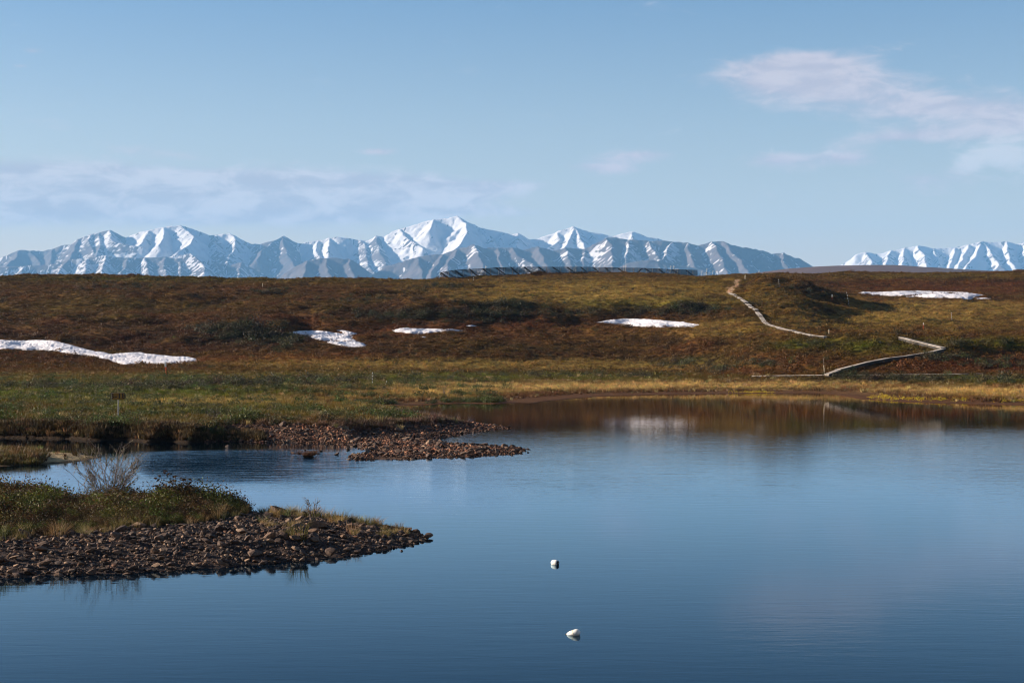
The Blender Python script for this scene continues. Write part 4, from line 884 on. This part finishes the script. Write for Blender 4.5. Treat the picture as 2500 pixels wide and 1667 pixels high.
# dry grass: edge of the shrubs and the tip of the spit
n_ = 9000; X = g.uniform(-16, -1.6, n_); Y = g.uniform(36, 47, n_); Z, S = SH(X, Y, True); pxs = CX + F * X / Y; fd = Y - np.interp(pxs, *FRONT)
edge = (np.abs(fd) < .55) & (pxs < 620); tip = (pxs > 640) & (S > .35) & (((S < 1.5) & (Y > 42.3)) | (fbm(X / .9, Y / .9, 3, 511) > .22)); k = (edge & (g.uniform(0, 1, n_) < .28)) | (tip & (g.uniform(0, 1, n_) < .45)); X, Y, Z, pxs = X[k], Y[k], Z[k], pxs[k]
gt = np.where((g.uniform(0, 1, len(X)) < .62)[:, None], np.array((.30, .20, .085)), np.array((.12, .10, .030)))
scatter('spit_grass', np.stack([X, Y, Z], 1), np.exp(g.normal(0, .35, len(X))) * np.where(pxs > 930, .45, .68), jitter(gt, g, .25, .1), CL['finegrass'], 'tufts of dry straw grass on the stones of the spit', 'grass', seed=12)
x, y = wpt(752, 1116); q = g.normal(size=(60, 2)) * .2
scatter('boulder_moss', np.stack([x + q[:, 0] * 1.3, y + q[:, 1], np.full(60, .12)], 1), np.full(60, .55), jitter(np.tile(np.array((.085, .04, .022)), (60, 1)), g), CL['finegrass'], 'red brown moss on the boulder in the stream', 'moss', seed=13)

# ------------------------------------------------------------------ willow bushes
def tube(P, r0, r1, V, Fc, sides=4):
    P = np.array(P); k0 = len(V); m_ = len(P)
    for i in range(m_):
        d = P[min(i + 1, m_ - 1)] - P[max(i - 1, 0)]; d /= np.linalg.norm(d) + 1e-9
        a = np.cross(d, (0.3, .9, .1)); a /= np.linalg.norm(a); b = np.cross(d, a); r = r0 + (r1 - r0) * i / (m_ - 1)
        for s in range(sides):
            t = 6.2832 * s / sides; V.append(P[i] + r * (math.cos(t) * a + math.sin(t) * b))
    for i in range(m_ - 1):
        for s in range(sides):
            p = k0 + i * sides + s; q = k0 + i * sides + (s + 1) % sides; Fc.append((p, q, q + sides, p + sides))
M_bud = mat_plain('willow_leaf', (.115, .105, .045), .6, .2, 0, .5, 20)
def willow(loc, nstem, height, width, label, seed, base_r=.16, leafn=12, leafl=.040, bare=True):
    g = np.random.default_rng(seed); root = empty('willow_bush', loc); LV, LF = [], []
    for i in range(nstem):
        a = g.uniform(0, 6.283); lat = width * .5 * math.sqrt((i + .6) / nstem) * g.uniform(.75, 1.15); hh = height * g.uniform(.62, 1.0) * (1 - .18 * (lat / (width * .5)) ** 2)
        b0 = np.array((base_r * math.cos(a) * g.uniform(.2, 1), base_r * math.sin(a) * g.uniform(.2, 1), -.08)); V, Fc = [], []
        pts = []
        for t in np.linspace(0, 1, 8):
            bend = t ** 1.35; pts.append(b0 + np.array((lat * math.cos(a) * bend, lat * .8 * math.sin(a) * bend, hh * t)) + g.normal(0, .018 * height * t, 3))
        tube(pts, .012, .004, V, Fc)
        for j in range(g.integers(6, 11)):
            t = g.uniform(.28, .95); p0 = pts[int(t * 7)] + (pts[min(int(t * 7) + 1, 7)] - pts[int(t * 7)]) * (t * 7 % 1)
            az = a + g.normal(0, 1.1); L = height * g.uniform(.12, .30) * (1.15 - .5 * t); up = g.uniform(.5, 1.2)
            d = np.array((math.cos(az), math.sin(az), up)); d /= np.linalg.norm(d)
            tw = [p0 + d * L * q + np.array((0, 0, .12 * L * q * q)) + g.normal(0, .012, 3) * q for q in np.linspace(0, 1, 4)]
            tube(tw, .006, .003, V, Fc, 3)
            for m_ in range(leafn):
                q = g.uniform(.25, 1.0); c_ = tw[0] + (tw[-1] - tw[0]) * q + g.normal(0, .012, 3); n1_ = g.normal(size=3); n1_ /= np.linalg.norm(n1_)
                t1 = d + g.normal(0, .6, 3); t1 /= np.linalg.norm(t1); b1 = np.cross(n1_, t1); l_ = leafl * g.uniform(.5, 1.2); k_ = len(LV)
                LV += [c_ - t1 * l_ * .5, c_ + b1 * l_ * .28, c_ + t1 * l_ * .7, c_ - b1 * l_ * .28]; LF.append((k_, k_ + 1, k_ + 2, k_ + 3))
        Fq = [f_ if len(f_) == 4 else f_ for f_ in Fc]
        put('stem', mesh_np('stem', np.array(V), np.array(Fq), True, None, M_bark), root)
    put('leaves', mesh_np('leaves', np.array(LV), np.array(LF), False, None, M_bud), root)
    tag(root, label, 'bush'); return root
def on_spit(px, Y):
    x = (px - CX) / F * Y; return (x, Y, float(SH(np.array([x]), np.array([Y]))[0]))
willow(on_spit(262, 45.2), 34, 1.95, 2.05, 'tall bare willow bush standing above the shrubs of the near spit', 3, .30)
willow(on_spit(200, 45.4), 4, 1.05, .75, 'thin leaning willow stems just left of the tall willow bush', 4, .06, 6)
willow(on_spit(762, 43.4), 5, .78, .30, 'slender leafy willow shoots in the dry grass of the spit', 6, .06, 5, .03)
willow(tuple(hit(1087, 968)), 6, .9, .7, 'small dark bare bush in the straw grass on the far shore', 8, .08, 3)

# ------------------------------------------------------------------ boxes
def box_mesh(name, sx, sy, sz, mat, bev=0.0, origin=(0, 0, 0)):
    import bmesh
    bm = bmesh.new(); bmesh.ops.create_cube(bm, size=1.0)
    for v_ in bm.verts: v_.co = Vector((v_.co.x * sx + origin[0], v_.co.y * sy + origin[1], v_.co.z * sz + origin[2]))
    if bev: bmesh.ops.bevel(bm, geom=list(bm.edges), offset=bev, segments=1, affect='EDGES')
    me = bpy.data.meshes.new(name); bm.to_mesh(me); bm.free(); me.materials.append(mat); return me
def beam(name, a, b, w, h, mat, parent=None, inv=None):
    """a squared timber from a to b, an object of its own"""
    a, b = Vector(a), Vector(b); d = b - a; L = d.length
    key = (name, round(w, 4), round(h, 4), mat.name)
    me = BEAMS.get(key)
    if me is None: me = BEAMS[key] = box_mesh(name, 1.0, w, h, mat)
    rot = Matrix(((d.x, 0, 0), (d.y, 0, 0), (d.z, 0, 0))); ex = d.normalized(); up = Vector((0, 0, 1)); ey = up.cross(ex)
    if ey.length < 1e-3: ey = Vector((0, 1, 0))
    ey.normalize(); ez = ex.cross(ey); M = Matrix((ex, ey, ez)).transposed()
    p = (a + b) / 2 - (inv if inv else Vector((0, 0, 0)))
    return put(name, me, parent, p, M.to_euler(), (L, 1, 1))
BEAMS = {}
# ------------------------------------------------------------------ snow fence
print('fence')
FT = [(1073.7, 372), (1107.7, 374), (1144, 379), (1177, 385), (1209, 392), (1243.6, 400), (1277, 408), (1312, 414), (1347, 421), (1382, 428), (1416, 434), (1446, 440), (1474, 445), (1506, 452), (1540, 458), (1571, 464), (1605.5, 471), (1639, 478), (1672, 484), (1703, 490)]
FTOP = [665.3, 659.8, 657, 656.2, 653.7, 652.3, 651.9, 651.9, 651.9, 651.9, 651.9, 652.2, 652.7, 654, 654.2, 654.5, 655.9, 658, 658.8, 659.5]
x0, y0 = (FT[0][0] - CX) / F * FT[0][1], FT[0][1]; org = Vector((x0, y0, float(G(x0, y0))))
fence = empty('snow_fence', org); tag(fence, 'long dark slatted snow fence on pale posts along the hill crest', 'fence')
tops = [Vector(((px - CX) / F * Y, Y, CH + (CY - t_) / F * Y)) for (px, Y), t_ in zip(FT, FTOP)]
HF = 1.86; NS = 7
for i in range(len(tops) - 1):
    A_, B_ = tops[i], tops[i + 1]; dirv = (B_ - A_)
    for s in range(NS):
        dz = Vector((0, 0, -.09 - s * (HF - .16) / (NS - 1))); off = Vector((0, -.05, 0))
        beam('slat', A_ + dz + off + dirv * .004, B_ + dz + off - dirv * .004, .03, .195, M_slat, fence, org)
    for q in (.22, .63):
        p = A_ + dirv * q; gz = float(G(p.x, p.y)) - .3
        beam('post', (p.x, p.y - .13, gz), (p.x, p.y - .13, p.z + .02), .12, .12, M_post, fence, org)
    mir = i == 14
    q0, q1 = (.05, .72) if not mir else (.95, .3)
    p0 = A_ + dirv * q0 + Vector((0, -.16, -.02)); p1 = A_ + dirv * q1 + Vector((0, -.9, -HF + .02))
    beam('brace', p0, p1, .10, .24, M_slat, fence, org)
# snow lying along the foot of the fence
def mound(px0, px1, py, Y, hgt, label, seed, depth=2.0):
    g = np.random.default_rng(seed); xa, xb = (px0 - CX) / F * Y, (px1 - CX) / F * Y; nx, ny = 40, 12; A, B = np.meshgrid(np.linspace(0, 1, nx), np.linspace(-1, 1, ny))
    X = xa + (xb - xa) * A; Yv = Y + B * depth + 12 * 0 * A; e = np.clip(1 - (2 * A - 1) ** 4, 0, 1) * (1 - B ** 2)
    Zv = look(X, Yv, _gz) - .05 + hgt * np.sqrt(e) + .05 * fbm(X, Yv, 2, seed) * e
    c0 = np.array((X.mean(), Yv.mean(), Zv.min())); V = np.stack([X.ravel(), Yv.ravel(), Zv.ravel()], 1) - c0
    o = put('snow_patch', mesh_np('snow_patch', V, grid_faces(ny, nx), True, None, M_snow), loc=tuple(c0)); tag(o, label, 'snow patch', 'snow left along the fence'); return o
mound(1168, 1222, 0, 391, .30, 'low end of the snow strip along the foot of the snow fence', 1, 1.2)
mound(1215, 1275, 0, 404, .42, 'upper part of the snow strip along the foot of the snow fence', 2, 1.4)
mound(1287, 1296, 0, 409, .42, 'rounded snow lump below the seventh fence panel', 3, .8)
mound(1341, 1354, 0, 420, .38, 'rounded snow lump below the middle of the snow fence', 4, .9)
mound(1580, 1592, 0, 467, .30, 'low snow lump near the right third of the snow fence', 5, .9)
mound(1613, 1622, 0, 473, .30, 'small snow lump right of the low lump at the snow fence', 6, .8)
mound(1086, 1120, 0, 375.5, .22, 'thin snow line under the left end of the snow fence', 7, .9)
mound(1795, 1819, 0, 474, .35, 'flat bright snow bank on the skyline right of the snow fence', 8, 1.0)

# ------------------------------------------------------------------ boardwalks
print('boardwalk')
def boardwalk(pts, label, lift=.22, w=.62, steps=False):
    P = [hit(px, py, lift) + Vector((0, 0, lift)) for px, py in pts]
    org = P[0].copy(); sth = .30 if lift > .3 else .16; root = empty('boardwalk', org); tag(root, label, 'boardwalk', 'plank boardwalks on the right hillside')
    for i in range(len(P) - 1):
        a, b = P[i].copy(), P[i + 1].copy(); d = b - a
        if d.length < .05: continue
        nseg = max(1, int(round(d.length / 4.2)))
        for s in range(nseg):
            p, q = a + d * (s / nseg), a + d * ((s + 1) / nseg); e = (q - p).normalized(); side = Vector((-e.y, e.x, 0)).normalized()
            p2, q2 = p + e * .015, q - e * .015
            if steps and abs(e.z) > .12:                              # stepped sections on the steep part
                lo = Vector((0, 0, min(.16, .4 * abs(q.z - p.z))))
                if e.z > 0: p2 = p2 + lo
                else: q2 = q2 + lo
            # keep the deck clear of the ground along its run
            need = max(0.0, max(float(G(*(p.lerp(q, t)).xy)) + .08 - p.lerp(q, t).z for t in (0, .25, .5, .75, 1)))
            up = Vector((0, 0, need if need < .6 else .6)) + Vector((0, 0, .006 * (s % 2)))
            for k_ in (-1, 1):
                beam('plank', p2 + up + side * k_ * w * .252, q2 + up + side * k_ * w * .252, w * .485, .06, M_plank, root, org)
                beam('stringer', p2 + up + side * k_ * w * .46 + Vector((0, 0, -.032 - sth / 2)), q2 + up + side * k_ * w * .46 + Vector((0, 0, -.032 - sth / 2)), .05, sth, M_beam, root, org)
            beam('sleeper', p2 + e * .12 + up - side * w * .55 + Vector((0, 0, -.26)), p2 + e * .12 + up + side * w * .55 + Vector((0, 0, -.26)), .12, .14, M_beam, root, org)
            beam('end_board', p2 + up - side * w * .42 + Vector((0, 0, -.095)) - e * .012, p2 + up + side * w * .42 + Vector((0, 0, -.095)) - e * .012, .02, .12, M_plank, root, org)
    return root
boardwalk([(2016, 821.0), (1984.6, 818.2), (1963.5, 814.5), (1938.5, 808.5), (1915, 803.5), (1901.6, 799.3), (1874, 791.5), (1866, 784.8), (1858, 774), (1847.5, 761), (1831.7, 748.5), (1823, 741), (1813, 732), (1804.7, 726.8), (1795.5, 722), (1783, 715.6)], 'plank boardwalk stepping up the hillside towards the sandy path', steps=True)
boardwalk([(2018, 913.5), (2044, 904), (2047, 901.5), (2087, 891.5), (2118, 883.5), (2168, 874), (2210, 869), (2251, 862), (2271, 859), (2300, 851.5)], 'dark sided boardwalk climbing the mound from the shore', .42)
boardwalk([(2303, 848.5), (2271, 841), (2240, 833.5), (2199, 823)], 'pale sunlit boardwalk running back over the mound top', .42)
boardwalk([(1838, 917.3), (1884, 916.6), (1945, 916), (2010, 915.4), (2075, 915), (2142, 914.6), (2244, 913.4), (2346, 912.2), (2400, 911.6)], 'long low boardwalk following the shore above the straw grass', .13, .5)

# ------------------------------------------------------------------ stakes and poles
def lathe(name, prof, mat, seg=10):
    V, Fc = [], []
    for r, z in prof:
        for s in range(seg): t = 6.2832 * s / seg; V.append((r * math.cos(t), r * math.sin(t), z))
    m_ = len(prof)
    for i in range(m_ - 1):
        for s in range(seg): p = i * seg + s; q = i * seg + (s + 1) % seg; Fc.append((p, q, q + seg, p + seg))
    V += [(0, 0, prof[0][1]), (0, 0, prof[-1][1])]; c0, c1 = len(V) - 2, len(V) - 1
    for s in range(seg):
        Fc.append((c0, (s + 1) % seg, s, s)); Fc.append((c1, (m_ - 1) * seg + s, (m_ - 1) * seg + (s + 1) % seg, (m_ - 1) * seg + (s + 1) % seg))
    me = bpy.data.meshes.new(name); me.from_pydata([tuple(v_) for v_ in V], [], [tuple(dict.fromkeys(f_)) for f_ in Fc]); me.materials.append(mat)
    for p in me.polygons: p.use_smooth = True
    return me
def stake(kind, xb, yb, xt, yt, bands, label, r=.022, square=True, cat='stake', Y=None):
    """bands: list of (material, fraction of length) from the bottom"""
    p = hit(xb, yb) if Y is None else Vector(((xb - CX) / F * Y, Y, float(G((xb - CX) / F * Y, Y))))
    ppm = F / p.y; L = max(.15, math.hypot(yb - yt, xt - xb) / ppm); tilt = math.atan2(xt - xb, yb - yt)
    if Y is not None: L = (CH + (CY - yt) / F * Y) - p.z
    root = empty(kind, p); root.rotation_euler = (0, tilt, .3); z = -.12
    tot = sum(f_ for _, f_ in bands)
    for mt, fr in bands:
        h = (L + .12) * fr / tot
        if square: me = box_mesh('lath_section', r * 2.2, r * 1.1, h - .002, mt, 0, (0, 0, h / 2))
        else: me = lathe('pole_section', [(r, .001), (r, h - .001)], mt, 8)
        put('painted_band' if len(bands) > 1 else 'shaft', me, root, (0, 0, z)); z += h
    # pointed or capped head
    put('tip', lathe('tip', [(r * .95, 0), (r * .5, r * .8)], bands[-1][0], 8), root, (0, 0, z))
    tag(root, label, cat); return root
def stripes(n_): return [((M_white, M_black)[i % 2], 1) for i in range(n_)]
stake('marker_stake', 407, 921, 403.5, 886, [(M_orange, .75), (M_white, .25)], 'orange stake with a white top below the left snow patch', .07)
stake('marker_stake', 641.5, 703, 641, 692, [(M_cream, 1)], 'pale wooden lath near the skyline on the left', .055)
stake('striped_pole', 909, 938.5, 909, 909, stripes(9), 'upright black and white pole in the green willow band', .025, False, 'pole')
stake('striped_pole', 941, 940, 944, 930, stripes(5), 'short tilted black and white pole beside the upright striped pole', .022, False, 'pole')
stake('marker_pole', 2012.5, 913.5, 2010.5, 874.5, [(M_cream, .6), (M_bark, .4)], 'tall pole where the shore boardwalk meets the climbing one', .028, False, 'pole')
stake('marker_stake', 2023.5, 820, 2024, 804, [(M_cream, 1)], 'pale stake at the lower end of the upper boardwalk', .035)
stake('marker_stake', 2099, 821.5, 2100, 815.5, [(M_white, 1)], 'short white peg on top of the green mound', .045)
stake('striped_pole', 2073.5, 748, 2066.5, 713.5, stripes(11), 'long leaning striped pole at the foot of the shaded ridge', .028, False, 'pole')
stake('marker_stake', 2031.5, 734, 2031.5, 719, [(M_redw, .6), (M_white, .4)], 'red and white stake on the shaded ridge', .045)
stake('striped_pole', 2063, 734, 2062.5, 725, stripes(4), 'short striped pole just left of the long leaning one', .022, False, 'pole')
stake('striped_pole', 1903, 701.5, 1900.5, 682, stripes(9), 'leaning striped pole near the top of the ridge', .03, False, 'pole')
stake('striped_pole', 2324.5, 784, 2322, 763.5, stripes(9), 'striped pole alone on the grassy slope at the right', .03, False, 'pole')
stake('marker_stake', 2254, 806, 2254.5, 788, [(M_redw, .75), (M_white, .25)], 'small red stake on the grassy slope left of the lone striped pole', .035)
stake('marker_stake', 1819, 683.5, 1819.5, 672, [(M_cream, 1)], 'cream post standing below the skyline snow bank', .07)
stake('striped_pole', 1145.5, 688.5, 1143.5, 680, stripes(4), 'short striped pole in front of the left end of the fence', .04, False, 'pole')
stake('striped_pole', 1155.5, 688, 1156, 674, stripes(6), 'taller striped pole in front of the left end of the fence', .04, False, 'pole')
# instruments behind the fence
def mast(px, yt, Y, label, kind=0, lean=0.0):
    x = (px - CX) / F * Y; z = float(G(x, Y)); top = CH + (CY - yt) / F * Y; L = max(.5, top - z); root = empty('instrument_mast', (x, Y, z)); root.rotation_euler = (0, lean, 0)
    put('pole', lathe('pole', [(.045, -.3), (.04, L)], M_white, 8), root)
    if kind >= 1:
        for a in (0.4, 2.5, 4.6):
            beam('leg', (.55 * math.cos(a), .55 * math.sin(a), -.1), (0, 0, L * .62), .05, .05, M_white, root)
    if kind >= 2:
        put('instrument_box', box_mesh('instrument_box', .30, .22, .38, M_black if kind == 3 else M_metal, .02), root, (.14, -.12, L * .55))
    put('crossarm', box_mesh('crossarm', .55, .05, .05, M_white), root, (.1, 0, L * .88)); put('sensor', lathe('sensor', [(.05, 0), (.09, .05), (.09, .16), (.04, .2)], M_white, 10), root, (.34, 0, L * .88 + .025))
    tag(root, label, 'mast', 'instrument masts behind the fence'); return root
mast(1185, 648.5, 392, 'thin white mast behind the left part of the fence')
mast(1406, 648, 440, 'white tripod mast behind the middle of the fence', 1)
mast(1400, 654, 441, 'short white mast just left of the middle tripod mast')
mast(1522, 648.5, 462, 'white mast with box behind the fence right of centre', 2)
mast(1527, 648, 463, 'twin white mast touching the boxed one right of centre', 0)
mast(1494, 650, 458, 'slim mast behind the kink of the fence')
mast(1636.6, 648, 484, 'tall white mast behind the right part of the fence', 1)
mast(1642, 648, 486, 'white mast leaning right behind the right part of the fence', 0, .09)
mast(1649, 656, 485, 'low white mast right of the leaning one')
mast(1654, 656, 486, 'low white mast nearest the right end of the fence', 2)
mast(1712, 661, 492, 'first thin mast past the right end of the fence')
mast(1719, 666, 492, 'shortest mast past the right end of the fence')
mast(1724.5, 655, 493, 'tall mast with a dark box past the right end of the fence', 3)
mast(1731, 665.5, 492, 'thin mast just right of the tall boxed mast')
mast(1739, 661, 489, 'second to last mast right of the fence')
mast(1748, 661, 487, 'last mast right of the fence on the green crest')
mast(1852, 662, 480, 'lone mast with a dark box on the skyline before the mauve hill', 3)

# ------------------------------------------------------------------ sign
p = hit(288.5, 1031); sg = empty('marker_sign', p, R(4)); ppm = F / p.y; hp = (1031 - 958.5) / ppm; sw, sh_ = 30.5 / ppm, 17.0 / ppm
put('post', box_mesh('post', .045, .045, hp + .25, M_metal, .004, (0, 0, (hp - .25) / 2)), sg)
plate = put('sign_plate', box_mesh('sign_plate', sw, .012, sh_, M_ochre, .003), sg, (-.005, -.034, hp - sh_ / 2)); plate.rotation_euler = (0, R(-1.2), 0)
put('rim', box_mesh('rim', .010, .004, sh_ - .02, M_cream), plate, (-sw / 2 + .006, -.0085, -.006)); rim = box_mesh('rim', sw, .004, .010, M_cream); put('rim', rim, plate, (0, -.0085, sh_ / 2 - .006)); 
fcv = bpy.data.curves.new('lettering', 'FONT'); fcv.body = '3-18'; fcv.size = sh_ * 1.12; fcv.align_x = 'CENTER'; fcv.align_y = 'CENTER'; fcv.extrude = .001; fcv.offset = .004
tmp = bpy.data.objects.new('tmp', fcv); COL.objects.link(tmp); bpy.context.view_layer.update()
lm = bpy.data.meshes.new_from_object(tmp.evaluated_get(bpy.context.evaluated_depsgraph_get())); bpy.data.objects.remove(tmp); lm.materials.clear(); lm.materials.append(M_black); lm.name = 'lettering'
lt = put('lettering', lm, plate, (0, -.0082, 0), (R(90), 0, 0)); lt.scale = (1.12, 1, 1)
tag(sg, 'ochre sign reading 3-18 on a steel post in the meadow', 'sign')
# lying pole in the meadow
a = hit(119, 944.5); b = hit(176, 943); o = beam('fallen_pole', a + Vector((0, 0, .32)), b + Vector((0, 0, .34)), .06, .06, M_post); tag(o, 'pale pole lying in the grass above the sign', 'pole')

# ------------------------------------------------------------------ buoys
x, y = wpt(1355, 1377); b1 = empty('mooring_buoy', (x, y, 0)); ax = Vector((.74, -.67, .05)).normalized()
prof = [(.034, -.085), (.050, -.081), (.060, -.070), (.066, -.050), (.069, -.02), (.069, .02), (.066, .050), (.060, .070), (.050, .081), (.034, .085)]
bd_ = put('float', lathe('float', prof, M_white, 20), b1, (0, 0, .035)); bd_.rotation_euler = ax.to_track_quat('Z', 'Y').to_euler()
e_ = put('shaded_end', lathe('shaded_end', [(.048, .0), (.046, .003), (.016, .005)], M_black, 20), bd_, (0, 0, .084)); put('rope_eye', lathe('rope_eye', [(.012, 0), (.012, .02)], M_metal, 8), e_, (0, 0, .005))  # black disc paints the shade on the buoy's right end
tag(b1, 'small white barrel buoy with a shaded end, farther from the camera', 'buoy', 'white buoys floating on the lake')
x, y = wpt(1402, 1549); b2_ = empty('mooring_buoy', (x, y, 0))
prof = [(.014, -.135), (.028, -.125), (.043, -.095), (.054, -.05), (.060, .0), (.061, .045), (.055, .075), (.040, .095), (.020, .105), (.006, .108)]
ax = Vector((.93, -.22, .26)).normalized(); bd_ = put('float', lathe('float', prof, M_white, 24), b2_, (0, 0, .03)); bd_.rotation_euler = ax.to_track_quat('Z', 'Y').to_euler()
put('tip_collar', lathe('tip_collar', [(.014, -.165), (.021, -.155), (.022, -.132), (.017, -.125)], M_black, 14), bd_); put('waterline_band', lathe('waterline_band', [(.0568, -.020), (.0605, -.012), (.0612, -.004)], M_cream, 24), bd_)
tag(b2_, 'white bullet shaped buoy tilted in the nearest water', 'buoy', 'white buoys floating on the lake')
# ------------------------------------------------------------------ air
HAZE_DENSITY = 4.1e-5
mh = bpy.data.materials.new('pale_air'); mh.use_nodes = True; mh.node_tree.nodes.clear(); n = NB(mh.node_tree)
pv = n.new('ShaderNodeVolumePrincipled'); pv.inputs['Color'].default_value = (.24, .56, 1.0, 1); pv.inputs['Density'].default_value = HAZE_DENSITY; pv.inputs['Anisotropy'].default_value = 0.0
o_ = n.new('ShaderNodeOutputMaterial'); n.nt.links.new(pv.outputs[0], o_.inputs['Volume'])
x0, x1, y0, y1, z0, z1 = -18000, 18000, -1500, 24600, -8, 1750
V = np.array([(x, y, z) for z in (z0, z1) for y in (y0, y1) for x in (x0, x1)], float)
haze = put('haze', mesh_np('haze', V, np.array([(0, 2, 3, 1), (4, 5, 7, 6), (0, 1, 5, 4), (2, 6, 7, 3), (0, 4, 6, 2), (1, 3, 7, 5)]), False, None, mh))
tag(haze, 'thin pale blue air between the lake and the mountains', 'haze', kind='stuff')
